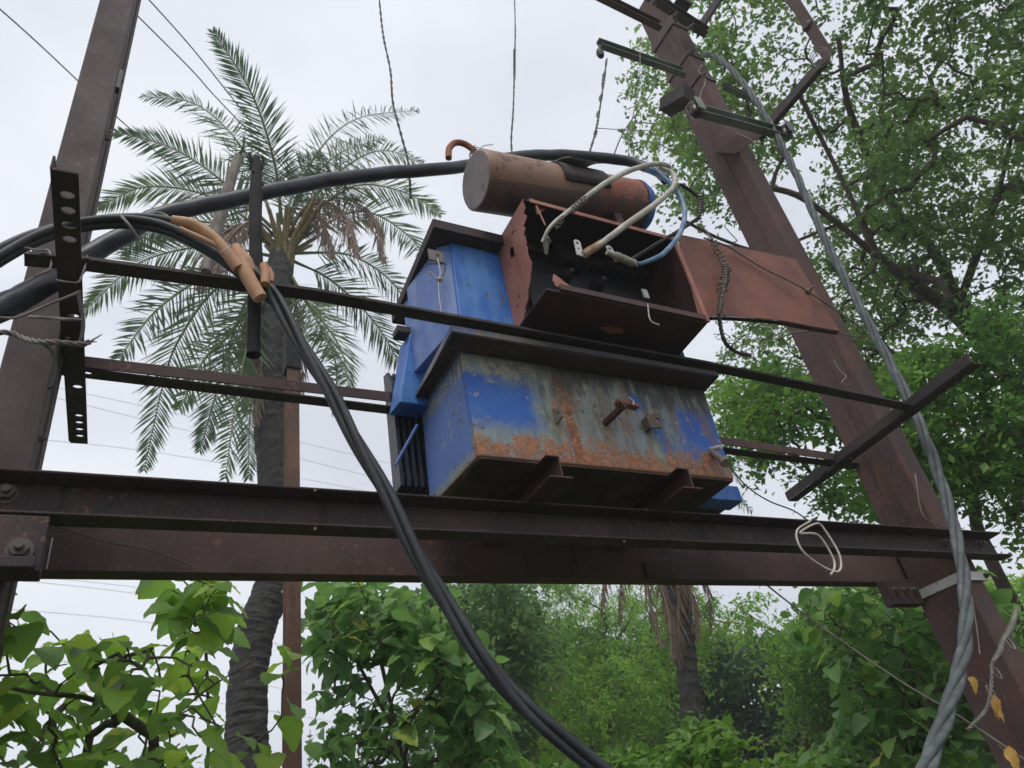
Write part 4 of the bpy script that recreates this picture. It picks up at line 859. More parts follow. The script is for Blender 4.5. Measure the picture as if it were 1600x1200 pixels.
# rusty section post behind
t = T('rusty_post', 'rusty brown steel post standing behind the black cable', 'post', (PY(455, 900, 4.2)[0], 4.2, GROUND))
pc = PY(456, 900, 4.2); hw = .040
zt_ = PY(456, 520, 4.2)[2]
b = B(); b.prism([(-hw, -.045), (hw, -.045), (hw, -.035), (.006, -.03), (.006, .03), (hw, .035), (hw, .045), (-hw, .045), (-hw, .035), (-.006, .03), (-.006, -.03), (-hw, -.035)], [(pc[0], 4.2, GROUND), (pc[0], 4.2, zt_-.35)], XA, YA); b.build('post', 'post', t, bevel=.002)
b = B(); b.box((pc[0]-.05, 4.14, zt_-.35), (pc[0]+.05, 4.26, zt_)); b.build('dark_cap', 'char', t, bevel=.01)

# chain of strain clamps and dead leaves, lower right
t = T('strain_insulator', 'chain of clamps and wire loops hanging at the right pole foot', 'insulator', PY(1570, 960, 1.95))
b = B(); b.tube(lin(PY(1588, 952, 1.95), PY(1580, 980, 1.95), PY(1566, 1003, 1.94), PY(1562, 1018, 1.93), PY(1550, 1035, 1.92), n=5), [.008, .014, .010, .012, .007], 8); b.build('clamp', 'wire', t)
for c, r1 in (((1578, 1005), .028), ((1556, 1050), .03), ((1548, 1080), .022)):
    cc = PY(*c, 1.93); b = B(); b.tube([cc+np.array([r1*.6*math.cos(a), .2*r1*math.sin(a), r1*math.sin(a)]) for a in np.linspace(0, 2*math.pi, 13)], .004, 6); b.build('link', 'wire', t)
b = B(); b.twist(lin(PY(1550, 1035, 1.92), PY(1548, 1080, 1.91), PY(1540, 1110, 1.9), PY(1512, 1140, 1.9), n=6), .005, .003, 3, 6, 6); b.build('twisted_wire', 'wire', t)
wire('thin plumb wire hanging before the right pole foot', [PY(1518, 930, 2.0), PY(1526, 980, 2.0), PY(1531, 1022, 2.0)], .003, 'wire')

# ================================================================== vegetation
def mesh_np(name, V, F, mat, parent=None, attr=None, smooth=False, **kw):
    off = np.array(wloc(parent)) if parent is not None else np.zeros(3)
    V = np.asarray(V, float)-off; F = np.asarray(F, np.int32); k = F.shape[1]
    me = bpy.data.meshes.new(name); me.vertices.add(len(V)); me.vertices.foreach_set('co', V.astype(np.float32).ravel())
    me.loops.add(F.size); me.loops.foreach_set('vertex_index', F.ravel())
    me.polygons.add(len(F)); me.polygons.foreach_set('loop_start', np.arange(0, F.size, k, dtype=np.int32))
    if attr is not None:
        a = me.attributes.new('v', 'FLOAT', 'FACE'); a.data.foreach_set('value', np.asarray(attr, np.float32))
    me.materials.append(M[mat] if isinstance(mat, str) else mat); me.update(calc_edges=True); me.validate()
    if smooth: me.polygons.foreach_set('use_smooth', [True]*len(F))
    o = bpy.data.objects.new(name, me); COL.objects.link(o)
    if parent is not None: o.parent = parent
    return prop(o, **kw)
def leaf_cloud(C, size, aspect=.5, droop=.3, jitter=.35, flat=.5):
    """folded rhombic leaves at points C -> verts, tris"""
    n = len(C); d = rng.normal(size=(n, 3)); d[:, 2] = d[:, 2]*.6-droop; d /= np.linalg.norm(d, axis=1)[:, None]
    up = np.tile([0, 0, 1.], (n, 1))+rng.normal(size=(n, 3))*flat; s = np.cross(d, up); s /= np.linalg.norm(s, axis=1)[:, None]
    nn = np.cross(s, d); L_ = size*(1+rng.normal(size=n)*jitter).clip(.45, 1.7)[:, None]; W_ = L_*aspect
    a = C; b1 = C+d*L_*.45+s*W_*.5+nn*L_*.08; b2 = C+d*L_*.45-s*W_*.5+nn*L_*.08; c = C+d*L_-nn*L_*.12; m_ = C+d*L_*.5
    V = np.stack([a, b1, c, b2], 1).reshape(-1, 3); i = np.arange(n)*4
    F = np.stack([np.stack([i, i+1, i+2], 1), np.stack([i, i+2, i+3], 1)], 1).reshape(-1, 3)
    return V, F
def leaf_cloud6(C, size, aspect=.6, droop=.5):
    n = len(C); d = rng.normal(size=(n, 3)); d[:, 2] = d[:, 2]*.6-droop; d /= np.linalg.norm(d, axis=1)[:, None]
    up = np.tile([0, 0, 1.], (n, 1))+rng.normal(size=(n, 3))*.45; s = np.cross(d, up); s /= np.linalg.norm(s, axis=1)[:, None]; nn = np.cross(s, d)
    L_ = size*(1+rng.normal(size=n)*.3).clip(.5, 1.6)[:, None]; W_ = L_*aspect*.5; rows = []
    for q, w_, z in ((0, .05, 0), (.14, .72, .02), (.38, 1., .03), (.68, .72, -.03), (.9, .22, -.12), (1, .02, -.18)):
        for sg in (-1, 0, 1): rows.append(C+d*L_*q+s*W_*w_*sg+nn*L_*(z+.07*w_*abs(sg)))
    V = np.stack(rows, 1).reshape(-1, 3); i = np.arange(n)*18; F = []
    for j in range(5):
        for c in (0, 1): a = i+j*3+c; F += [np.stack([a, a+1, a+4, a+3], 1)]
    return V, np.stack(F, 1).reshape(-1, 4)
def inpoly(x, y, poly):
    r = np.zeros(len(x), bool); n = len(poly); j = n-1
    for i in range(n):
        xi, yi = poly[i]; xj, yj = poly[j]
        c = ((yi > y) != (yj > y)) & (x < (xj-xi)*(y-yi)/(yj-yi+1e-12)+xi); r ^= c; j = i
    return r
class VN:
    """value noise"""
    def __init__(s, seed): s.t = np.random.default_rng(seed).random((32, 32, 32))
    def __call__(s, P, sc_):
        Q = P*sc_; i = np.floor(Q).astype(int); f = Q-i; f = f*f*(3-2*f); r = 0
        for a in (0, 1):
            for b in (0, 1):
                for c in (0, 1):
                    wgt = (f[:, 0] if a else 1-f[:, 0])*(f[:, 1] if b else 1-f[:, 1])*(f[:, 2] if c else 1-f[:, 2])
                    r = r+wgt*s.t[(i[:, 0]+a) % 32, (i[:, 1]+b) % 32, (i[:, 2]+c) % 32]
        return r
vn = VN(5)
def volume(poly, d0, d1, n, thr=.0, nsc=1.2, zmin=GROUND+.3):
    xs = [p[0] for p in poly]; ys = [p[1] for p in poly]; o = []
    tot = 0
    while tot < n:
        x = rng.uniform(min(xs), max(xs), n*2); y = rng.uniform(min(ys), max(ys), n*2); k = inpoly(x, y, poly); x, y = x[k], y[k]
        D = rng.uniform(d0, d1, len(x)); r = (RW @ np.stack([x-800, y-600, np.full(len(x), FPX)])).T; r /= np.linalg.norm(r, axis=1)[:, None]
        P = r*D[:, None]; P = P[P[:, 2] > zmin]; q = vn(P, nsc); P = P[q > thr]; o.append(P); tot += len(P)
    return np.concatenate(o)[:n]
def grow(base_pts, base_r, targets, tip_r=.006, mat='bark', parent=None, name='branches', seg=3, power=2.2, rmax=None, limb_r=0):
    """limbs given as point lists; targets joined to the nearest node: returns branch mesh"""
    nodes = []; par = []; 
    for limb in base_pts:
        P = catmull(limb, 5); st = 0
        if nodes:
            dd = np.linalg.norm(np.array(nodes)-P[0], axis=1); prev = int(dd.argmin())
        else: prev = -1
        for p in P: nodes.append(np.asarray(p)); par.append(prev); prev = len(nodes)-1
    root = nodes[0]; T_ = targets[np.argsort(np.linalg.norm(targets-np.mean(nodes, 0), axis=1))]
    arr = np.zeros((len(nodes)+len(T_)*seg, 3)); arr[:len(nodes)] = nodes; n = len(nodes); par = par+[0]*(len(T_)*seg)
    for t_ in T_:
        dd = np.linalg.norm(arr[:n]-t_, axis=1); j = int(dd.argmin()); a = arr[j]; prev = j; L_ = dd[j]
        for k in range(1, seg+1):
            f = k/seg; p = a+(t_-a)*f+rng.normal(size=3)*L_*.07*(k < seg)+np.array([0, 0, .10*L_*math.sin(f*math.pi)]); arr[n] = p; par[n] = prev; prev = n; n += 1
    cnt = np.zeros(n); ch = [0]*n
    for i in range(n-1, 0, -1):
        if par[i] >= 0: cnt[par[i]] += max(cnt[i], 1)
    rad = tip_r*np.maximum(cnt, 1)**(1/power)
    if rmax: rad = np.minimum(rad, rmax)
    if limb_r: nl = len(nodes); rad[:nl] = np.maximum(rad[:nl], limb_r*(.55+.6*np.linspace(1, 0, nl)))
    V = []; F = []; S_ = 6
    for i in range(n):
        if par[i] < 0: continue
        a, b_ = arr[par[i]], arr[i]; d = b_-a; l = np.linalg.norm(d)
        if l < 1e-4: continue
        d = d/l; u = nrm(np.cross(d, [.31, .22, .93])); v = np.cross(d, u); k = len(V); ra = min(rad[par[i]], rad[i]*1.6); rb_ = rad[i]
        for q, r_ in ((a-d*ra*.3, ra), (b_, rb_)):
            for s_ in range(S_): an = 2*math.pi*s_/S_; V.append(q+(u*math.cos(an)+v*math.sin(an))*r_)
        for s_ in range(S_): F.append((k+s_, k+(s_+1) % S_, k+S_+(s_+1) % S_, k+S_+s_))
    return mesh_np(name, V, F, mat, parent, smooth=True), arr[:n]
def cluster_leaves(C, per, rad, twigs=6, sag=.5, **kw):
    """leaves set along short sagging twigs that leave each cluster centre"""
    n = len(C); d = rng.normal(size=(n, twigs, 3)); d[..., 2] = d[..., 2]*.55+.15; d /= np.linalg.norm(d, axis=2)[..., None]
    k = -(-per//twigs); q = rng.random((n, twigs, k, 1))**.7; L_ = rad*rng.uniform(1.2, 2.6, (n, twigs, 1, 1))
    P = C[:, None, None, :]+d[:, :, None, :]*q*L_; P = P+rng.normal(size=P.shape)*rad*.16; P[..., 2] -= (q[..., 0]**2)*L_[..., 0]*sag
    return P.reshape(n, -1, 3)[:, :per].reshape(-1, 3)
def attr_for(P, nf=2, base=.5):
    q = vn(P, 1.7)*.55+vn(P+9, 5)*.2+rng.random(len(P))*.35-.05
    return np.repeat(q.clip(0, 1), nf)
def tree(name, label, cat, trunk, limbs, poly, d0, d1, ncl, per, rad, leaf, mat, thr=.3, nsc=1.2, aspect=.5, barkm='bark', rmax=.12, tip=.006, group=None, droop=.3, crown_split=None, limb_r=0):
    base = np.asarray(trunk[0], float)
    t = T(name, label, cat, base, group)
    tg = volume(poly, d0, d1, ncl, thr, nsc)
    br, nodes = grow([trunk]+limbs, None, tg, tip, barkm, t, 'branches' if limbs else 'trunk', rmax=rmax, limb_r=limb_r)
    br.name = 'trunk'
    P = cluster_leaves(tg, per, rad, sag=droop*1.5); V, F = leaf_cloud(P, leaf, aspect, droop)
    tone = np.repeat((vn(tg, 1.1)-.5)*.9+.42+(rng.random(len(tg))-.5)*.35, per)+(rng.random(len(P))-.5)*.3
    mesh_np('crown', V, F, mat, t, np.repeat(tone.clip(0, 1), 2), kind=None)
    return t, tg

# ---- big tree, upper right
polyR = [(955, 70), (985, 20), (1075, 40), (1110, -20), (1130, -160), (1500, -260), (2000, -260), (2000, 830), (1620, 800), (1500, 740), (1420, 760), (1320, 700), (1270, 640), (1180, 640), (1120, 620), (1100, 560), (1140, 520), (1190, 480), (1150, 440), (1210, 380), (1140, 340), (1060, 330), (1030, 290), (1075, 260), (1000, 235), (960, 215), (1000, 150)]
tb = PD(1640, 760, 8.50); trunk = [np.array([tb[0], tb[1], GROUND]), tb*1.0, PD(1580, 600, 8.60), PD(1500, 470, 8.50)]
limbs = [[PD(1580, 600, 8.60), PD(1500, 500, 8.30), PD(1430, 445, 8.10), PD(1370, 400, 7.90), PD(1310, 350, 7.70), PD(1245, 305, 7.50), PD(1180, 290, 7.50)],
         [PD(1500, 470, 8.50), PD(1450, 380, 8.70), PD(1400, 330, 8.90), PD(1330, 180, 9.00), PD(1310, 60, 9.10)],
         [PD(1370, 400, 7.90), PD(1330, 310, 8.10), PD(1290, 230, 8.30), PD(1240, 130, 8.30)],
         [PD(1500, 470, 8.50), PD(1560, 300, 8.90), PD(1600, 120, 9.10)],
         [PD(1580, 600, 8.60), PD(1470, 570, 8.30), PD(1350, 545, 8.00), PD(1250, 560, 7.80)],
         [PD(1310, 350, 7.70), PD(1200, 390, 7.50), PD(1130, 375, 7.40), PD(1060, 340, 7.30)]]
tree('broadleaf_tree', 'tall broadleaf tree with open crown filling the upper right', 'tree', trunk, limbs, polyR, 7.6, 11.2, 1700, 58, .15, .058, 'leaf_tree', thr=.50, nsc=1.05, aspect=.58, rmax=.13, tip=.0045, limb_r=.028)
# brighter lower canopy on the right
polyR2 = [(1110, 600), (1200, 560), (1320, 640), (1400, 560), (1540, 470), (1800, 420), (1800, 900), (1590, 850), (1560, 770), (1400, 800), (1290, 800), (1255, 730), (1180, 720), (1130, 690)]
tb = PD(1560, 900, 7.4)
tree('leafy_tree', 'brighter green leafy tree behind the foot of the right pole', 'tree', [np.array([tb[0], tb[1], GROUND]), tb, PD(1520, 780, 7.4), PD(1470, 680, 7.3)], [[PD(1520, 780, 7.4), PD(1400, 700, 7.2), PD(1250, 650, 7.0)], [PD(1520, 780, 7.4), PD(1620, 600, 7.3)]],
     polyR2, 6.4, 8.2, 520, 48, .15, .062, 'leaf_near', thr=.48, nsc=1.3, aspect=.6, rmax=.07, tip=.0045)

# ---- far trees behind, along the bottom
polyF1 = [(690, 900), (730, 880), (800, 895), (880, 870), (1000, 860), (1040, 880), (1090, 940), (1080, 1240), (760, 1240), (700, 1100)]
tb = PD(900, 1230, 14)
tree('feathery_tree', 'bright feathery green tree behind the beam at centre bottom', 'tree', [np.array([tb[0], tb[1], GROUND]), tb, PD(900, 1100, 14), PD(910, 980, 14)], [[PD(900, 1100, 14), PD(820, 1000, 14)], [PD(900, 1100, 14), PD(990, 960, 14.2)]],
     polyF1, 12.6, 15.5, 620, 120, .24, .075, 'leaf_far', thr=.46, nsc=.8, aspect=.28, rmax=.12, droop=.6)
polyF2 = [(780, 1010), (860, 980), (1000, 1010), (1090, 1020), (1110, 1240), (700, 1240)]
tb = PD(950, 1260, 17)
tree('dark_tree', 'deep green tree mass behind the feathery tree', 'tree', [np.array([tb[0], tb[1], GROUND]), tb, PD(950, 1100, 17), PD(950, 1040, 17)], [], polyF2, 16, 19, 420, 60, .36, .2, 'leaf_dark', thr=.2, nsc=.5, aspect=.4, rmax=.14)
polyF3 = [(1080, 960), (1110, 930), (1130, 965), (1160, 935), (1195, 935), (1215, 985), (1250, 975), (1280, 920), (1360, 900), (1500, 900), (1700, 900), (1700, 1240), (1060, 1240)]
tb = PD(1260, 1260, 12.5)
tree('hedgerow_tree', 'green rounded tree between the second palm and right pole', 'tree', [np.array([tb[0], tb[1], GROUND]), tb, PD(1260, 1120, 12.5), PD(1250, 1020, 12.5)], [[PD(1260, 1120, 12.5), PD(1160, 1040, 12.5)], [PD(1260, 1120, 12.5), PD(1400, 1000, 12.5)]],
     polyF3, 11.2, 14.5, 620, 110, .25, .08, 'leaf_far', thr=.48, nsc=.8, aspect=.4, rmax=.12, droop=.5)
polyF4 = [(1000, 1020), (1060, 980), (1180, 1000), (1330, 1010), (1480, 960), (1480, 1240), (980, 1240)]
tb = PD(1200, 1270, 18)
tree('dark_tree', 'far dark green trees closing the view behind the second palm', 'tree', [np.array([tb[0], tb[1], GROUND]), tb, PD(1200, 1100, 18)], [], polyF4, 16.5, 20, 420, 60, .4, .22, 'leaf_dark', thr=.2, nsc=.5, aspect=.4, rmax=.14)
polyF5 = [(600, 960), (680, 915), (760, 905), (860, 905), (800, 1240), (560, 1240), (560, 1080)]
tb = PD(700, 1260, 11)
tree('dark_tree', 'mid green tree rising behind the dark shrub at the bottom', 'tree', [np.array([tb[0], tb[1], GROUND]), tb, PD(700, 1100, 11), PD(720, 1000, 11)], [], polyF5, 10, 12.5, 300, 50, .22, .10, 'leaf_tree', thr=.45, nsc=.9, aspect=.5, rmax=.1)
# lime hedge tops at the very bottom
polyL = [(820, 1200), (900, 1180), (960, 1200), (1010, 1170), (1080, 1145), (1110, 1120), (1150, 1150), (1130, 1190), (1220, 1210), (1400, 1180), (1600, 1190), (1600, 1300), (700, 1300), (740, 1190)]
tb = PD(1040, 1290, 6.5)
tree('lime_bush', 'lime green bush poking up at the bottom centre', 'bush', [np.array([tb[0], tb[1], GROUND]), tb, PD(1040, 1220, 6.5)], [], polyL, 6, 7.4, 240, 40, .12, .10, 'leaf_lime', thr=.25, nsc=1.4, aspect=.65, rmax=.03, barkm='twig', tip=.003)

# ---- palms
def frond(parent, P, mat='frond', dead=False, wid=.42, npair=70, label=None):
    Pc = catmull(P, 10); n = len(Pc); F_ = frames(Pc)
    ln = np.cumsum([0]+[np.linalg.norm(Pc[i+1]-Pc[i]) for i in range(n-1)]); tot = ln[-1]; A = np.array(Pc)
    V = []; F = []; at = []
    tone = random.random(); roll = (random.uniform(-.3, .3), random.uniform(-.35, .35))
    # rachis
    S_ = 4; k0 = 0
    for i in range(n):
        r = np.interp(i/(n-1), [0, .15, 1], [.030, .018, .004]); t_, u, v = F_[i]
        for s_ in range(S_): a = 2*math.pi*s_/S_; V.append(A[i]+(u*math.cos(a)+v*math.sin(a))*r)
    for i in range(n-1):
        for s_ in range(S_): a0 = i*S_+s_; a1 = i*S_+(s_+1) % S_; F += [(a0, a1, a1+S_), (a0, a1+S_, a0+S_)]; at += [1., 1.]
    for k in range(npair):
        q = .14+.86*(k+.5)/npair; s_ = q*tot; p = np.array([np.interp(s_, ln, A[:, c]) for c in range(3)])
        i = min(int(np.searchsorted(ln, s_)), n-1); t_, u, v = F_[i]
        side0 = nrm(np.cross(t_, [roll[0], .75, .45+roll[1]]))
        upv = np.cross(side0, t_)
        for sg in (-1, 1):
            lw = wid*(math.sin(math.pi*min(1, (q*.92+.06)))**.55)*random.uniform(.75, 1.15)*(1-.35*q)
            fw = .55+.55*q+random.uniform(-.15, .15)
            d = nrm(side0*sg*random.uniform(.75, 1)+t_*fw+upv*random.uniform(-.35, .55)-ZA*(.75 if dead else .08))
            if dead: d = nrm(d-ZA*random.uniform(.2, 1.2)+rng.normal(size=3)*.15)
            wv = nrm(np.cross(d, upv+rng.normal(size=3)*.4))*(.0108 if not dead else .009)
            mid = p+d*lw*.5-ZA*lw*.02; tip = p+d*lw-ZA*lw*(.10 if not dead else .35)
            b0 = len(V); V += [p-wv*.5, p+wv*.5, mid+wv, mid-wv, tip]; F += [(b0, b0+1, b0+2), (b0, b0+2, b0+3), (b0+3, b0+2, b0+4)]
            a = min(1, max(0, tone*.5+random.random()*.5)); at += [a]*3
    return mesh_np('frond', V, F, mat, parent, at, label=label)
def petiole_fan(parent, c, n, L_, mat):
    for k in range(n):
        a = 2*math.pi*k/n+random.uniform(-.2, .2); d = np.array([math.cos(a), math.sin(a), random.uniform(.6, 1.6)]); d = nrm(d)
        b = B(); b.tube([c-ZA*.45+d*.10, c-ZA*.15+d*.16, c+d*L_*random.uniform(.5, 1)], [.05, .035, .018], 6); b.build('petiole', mat, parent)
YP = 6.4
crown = PY(442, 385, YP)
tp = [PY(440, 395, YP), PY(432, 470, YP), PY(424, 560, YP), PY(425, 660, YP), PY(433, 760, YP), PY(434, 850, YP), PY(425, 920, YP), PY(400, 985, YP), PY(388, 1060, YP), PY(385, 1150, YP), PY(384, 1230, YP)]
lastp = tp[-1]; tp.append(np.array([lastp[0], YP, GROUND]))
t = T('date_palm', 'wild date palm with curved trunk and ragged crown at the left', 'palm tree', (lastp[0], YP, GROUND))
Pc = catmull(tp, 16); b = B(); rr = []
nP = len(Pc)
for i in range(nP):
    q = i/(nP-1); r = np.interp(q, [0, .05, .15, .3, .45, .55, .62, .7, .9, 1], [.13, .16, .18, .17, .16, .155, .155, .15, .165, .22])
    rr.append(r*(1.012 if i % 3 == 0 else .994)*(1+random.uniform(-.02, .02)))
def rough_tube(b, P, rr, sides=18):
    F = frames(P); vs = []; fs = []
    for i, (p, r, (t_, u, v)) in enumerate(zip(P, rr, F)):
        for k in range(sides):
            a = 2*math.pi*k/sides; q = r*(1+random.uniform(-.02, .03)+.012*math.sin(i*1.9+a*2)+.02*math.sin(i*.7-a*3)); vs.append(p+(u*math.cos(a)+v*math.sin(a))*q)
    for i in range(len(P)-1):
        for k in range(sides): fs.append((i*sides+k, i*sides+(k+1) % sides, (i+1)*sides+(k+1) % sides, (i+1)*sides+k))
    b._add(vs, fs, False); return b
rough_tube(b, Pc, rr); b.build('trunk', 'bark_palm', t)
fr = [[(440, 350), (430, 260), (395, 150), (333, 48)], [(428, 350), (385, 240), (310, 165), (222, 150)], [(424, 355), (350, 285), (270, 232), (180, 206)],
      [(424, 370), (330, 308), (230, 292), (150, 325)], [(450, 345), (495, 240), (560, 185), (655, 172)], [(455, 350), (530, 268), (600, 235), (672, 262)],
      [(458, 362), (550, 292), (630, 300), (690, 335)], [(458, 380), (560, 330), (640, 370), (680, 440)], [(456, 395), (550, 400), (620, 450), (665, 540)],
      [(452, 405), (520, 440), (590, 510), (640, 600)], [(425, 400), (330, 385), (220, 410), (130, 488)], [(428, 410), (330, 430), (250, 480), (185, 560)],
      [(430, 415), (340, 450), (280, 530), (255, 600), (225, 735)], [(432, 415), (380, 480), (345, 590), (312, 705)], [(434, 420), (395, 510), (370, 620), (352, 748)],
      [(438, 420), (408, 520), (392, 630), (388, 748)], [(448, 420), (480, 470), (530, 540), (545, 605)], 
      [(446, 420), (495, 500), (525, 570), (520, 640)], [(445, 350), (460, 260), (480, 200), (470, 140)] if False else [(440, 350), (415, 270), (400, 200), (402, 140)] if False else [(450, 350), (480, 290), (530, 240), (600, 215)],
      [(430, 385), (340, 350), (260, 350), (190, 395)], 
      [(430, 420), (360, 520), (320, 560), (280, 640)], [(444, 350), (455, 310), (470, 270), (500, 240)]]
for i, f in enumerate(fr):
    off = random.uniform(-1.3, 1.3); k = len(f)-1
    P = [PY(x, y, YP+off*(j/k)**1.2) for j, (x, y) in enumerate(f)]
    if f[-1][1] < 345: frond(t, P, wid=.52, npair=84)
    else: frond(t, P, wid=.47, npair=70)
dead = [[(450, 370), (480, 322), (530, 325), (560, 400)], [(450, 370), (520, 310), (580, 335), (600, 410)], [(445, 375), (470, 335), (500, 340), (520, 400)], [(435, 375), (400, 345), (360, 370), (330, 440)],
        [(430, 380), (380, 350), (340, 380), (310, 450)], [(440, 420), (420, 500), (405, 600), (400, 660)], [(432, 420), (395, 480), (385, 560), (382, 640)], [(446, 420), (462, 480), (470, 540), (468, 620)]]
for f in dead:
    off = random.uniform(-.9, -.1); k = len(f)-1
    frond(t, [PY(x, y, YP+off*(j/k)) for j, (x, y) in enumerate(f)], 'frond_dead', True, .42, 60, label='brown dead frond hanging down')
petiole_fan(t, crown, 22, .75, 'petiole')
# fruit stalks
for q in ((378, 235), (400, 262), (520, 275), (540, 285), (500, 290)):
    c = PY(*q, YP-.4); b = B()
    for k in range(16): b.tube([c, c+rng.normal(size=3)*.10, c+rng.normal(size=3)*.16-ZA*.08], [.008, .007, .004], 4)
    b.build('flower_stalk', 'leaf_lime', t)
# cut grey stalk leaning in the crown
cable('dead_stalk', 'grey bare dead stalk leaning left of the cable stub before the palm', [PY(372, 245, 5.2), PY(352, 310, 5.2), PY(335, 370, 5.2), PY(322, 425, 5.2)], [.045, .055, .06, .045], 'bark_grey', 'branch')
# second palm
YQ = 7.2
t = T('date_palm', 'second date palm half hidden behind the beam, dead fronds round its trunk', 'palm tree', (PY(1088, 1150, YQ)[0], YQ, GROUND))
tp = [PY(1035, 830, YQ), PY(1050, 900, YQ), PY(1064, 980, YQ), PY(1074, 1050, YQ), PY(1084, 1140, YQ), PY(1090, 1230, YQ)]; tp.append(np.array([tp[-1][0], YQ, GROUND]))
Pc = catmull(tp, 12); b = B(); rough_tube(b, Pc, [np.interp(i/(len(Pc)-1), [0, .2, .5, 1], [.16, .18, .12, .16])*(1.05 if i % 3 == 0 else .97) for i in range(len(Pc))]); b.build('trunk', 'bark_palm', t)
for f in ([(1035, 840), (1010, 880), (1015, 940), (1035, 1010)], [(1035, 840), (1030, 900), (1045, 960), (1050, 1030)], [(1045, 840), (1070, 890), (1085, 950), (1090, 1000)], [(1045, 840), (1080, 870), (1105, 920), (1110, 985)], [(1035, 840), (990, 870), (970, 920), (968, 975)], [(1035, 840), (960, 860), (945, 900), (940, 960)],
          [(1045, 850), (1060, 900), (1060, 980), (1062, 1040)]):
    k = len(f)-1; off = random.uniform(-.5, .2); frond(t, [PY(x, y, YQ-.25+off*(j/k)) for j, (x, y) in enumerate(f)], 'frond_dead', True, .30, 46, label='brown dead frond hanging down')
for f in ([(1040, 830), (1090, 780), (1135, 770), (1175, 800)], [(1040, 830), (1080, 740), (1130, 720), (1160, 760)], [(1035, 830), (980, 760), (920, 770), (880, 850)], [(1035, 830), (1000, 740), (960, 700), (900, 690)], [(1040, 830), (1050, 730), (1060, 660), (1080, 600)], [(1040, 835), (1100, 830), (1150, 850), (1190, 900)]):
    k = len(f)-1; frond(t, [PY(x, y, YQ+random.uniform(-.3, .3)*(j/k)) for j, (x, y) in enumerate(f)], wid=.34, npair=56)

# ---- plants with large leaves
def leaf_mesh(name, kind, mat):
    """leaf of length 1 along +Y, width along X"""
    ny = 13; V = []; F = []
    for j in range(ny+1):
        q = j/ny
        if kind == 0: w_ = .37*math.sin(math.pi*min(1, q**.72))**.75
        elif kind == 1: w_ = .45*math.sin(math.pi*q**.6)**.7*(1-.2*q)
        else: w_ = .36*math.sin(math.pi*q**.8)
        if q > .93: w_ *= .35
        if j == ny: w_ = .004
        w_ *= 1+.035*math.sin(j*2.6+kind)
        zc = -.22*q*q+.04*math.sin(q*5)
        back = -.05*math.exp(-((q-.1)/.1)**2) if kind != 2 and j > 0 else 0
        V += [(-w_, q+back, zc+.06*w_/.3+.022*math.sin(j*1.9)), (-w_*.5, q+back*.5, zc+.02), (0, q, zc-.012), (w_*.5, q+back*.5, zc+.02), (w_, q+back, zc+.06*w_/.3+.022*math.cos(j*1.6))]
    for j in range(ny):
        for i in range(4): a = j*5+i; F.append((a, a+1, a+6, a+5))
    # petiole
    k = len(V); V += [(-.01, -.25, -.0), (.01, -.25, .0), (.009, .02, 0), (-.009, .02, 0)]; F.append((k, k+1, k+2, k+3))
    me = bpy.data.meshes.new(name); me.from_pydata(V, [], F); me.polygons.foreach_set('use_smooth', [True]*len(F)); me.materials.append(M[mat]); me.update(); return me
LM = {m_: [leaf_mesh('leaf_blade', k, m_) for k in range(3)] for m_ in ('leaf_big', 'leaf_mid')}
def orient(d, up):
    y = Vector(d).normalized(); x = y.cross(Vector(up))
    if x.length < 1e-4: x = Vector((1, 0, 0))
    x.normalize(); z = x.cross(y); return Matrix((x, y, z)).transposed()
def big_leaf_plant(name, label, cat, trunk, limbs, poly, d0, d1, nleaf, size, mat, nstuff=0, thr=.2, nsc=2., tip=.003, rmax=.03, extra=(), group=None, droop=.7):
    t = T(name, label, cat, trunk[0], group)
    tg = volume(poly, d0, d1, nleaf+nstuff, thr, nsc)
    if len(extra): tg = np.concatenate([tg, np.array(extra)])
    tw = tg[::3]
    br, nodes = grow([trunk]+limbs, None, tw, tip, 'twig', t, 'stem', rmax=rmax); br.name = 'stem'
    x, y = proj(tg); dist = np.linalg.norm(tg, axis=1)
    vis = (x > -60) & (x < 1660) & (y > -60) & (y < 1260)
    order = np.argsort(dist+100*(~vis)); big = order[:nleaf]; rest = order[nleaf:]
    for i in big:
        p = tg[i]; me = LM[mat][random.randrange(3)]
        o = bpy.data.objects.new('leaf', me); COL.objects.link(o); o.parent = t
        a = random.uniform(0, 2*math.pi); d = (math.cos(a), math.sin(a), -random.uniform(.1, 1.3)*droop+.15)
        R3 = orient(d, (random.gauss(0, .35), random.gauss(0, .35)-.25, 1)); s_ = size*random.choice((.5, .7, .85, 1, 1.2))*random.uniform(.9, 1.1)
        mt = Matrix.Translation(Vector(p)-t.location) @ R3.to_4x4() @ Matrix.Diagonal((s_*random.uniform(.85, 1.15), s_, s_, 1)); o.matrix_local = mt
    if len(rest):
        P = np.repeat(tg[rest], 2, 0)+rng.normal(size=(len(rest)*2, 3))*size*.5
        V, F = leaf_cloud6(P, size*.85, .7, .5); mesh_np('foliage', V, F, mat+'_s', t, attr_for(P, 10), kind='stuff', smooth=True)
    return t
base = PD(230, 1290, 2.9)
polyB = [(-80, 950), (0, 935), (30, 950), (30, 1000), (120, 1000), (200, 990), (250, 1020), (300, 1000), (335, 1010), (330, 1070), (345, 1130), (345, 1290), (-100, 1290)]
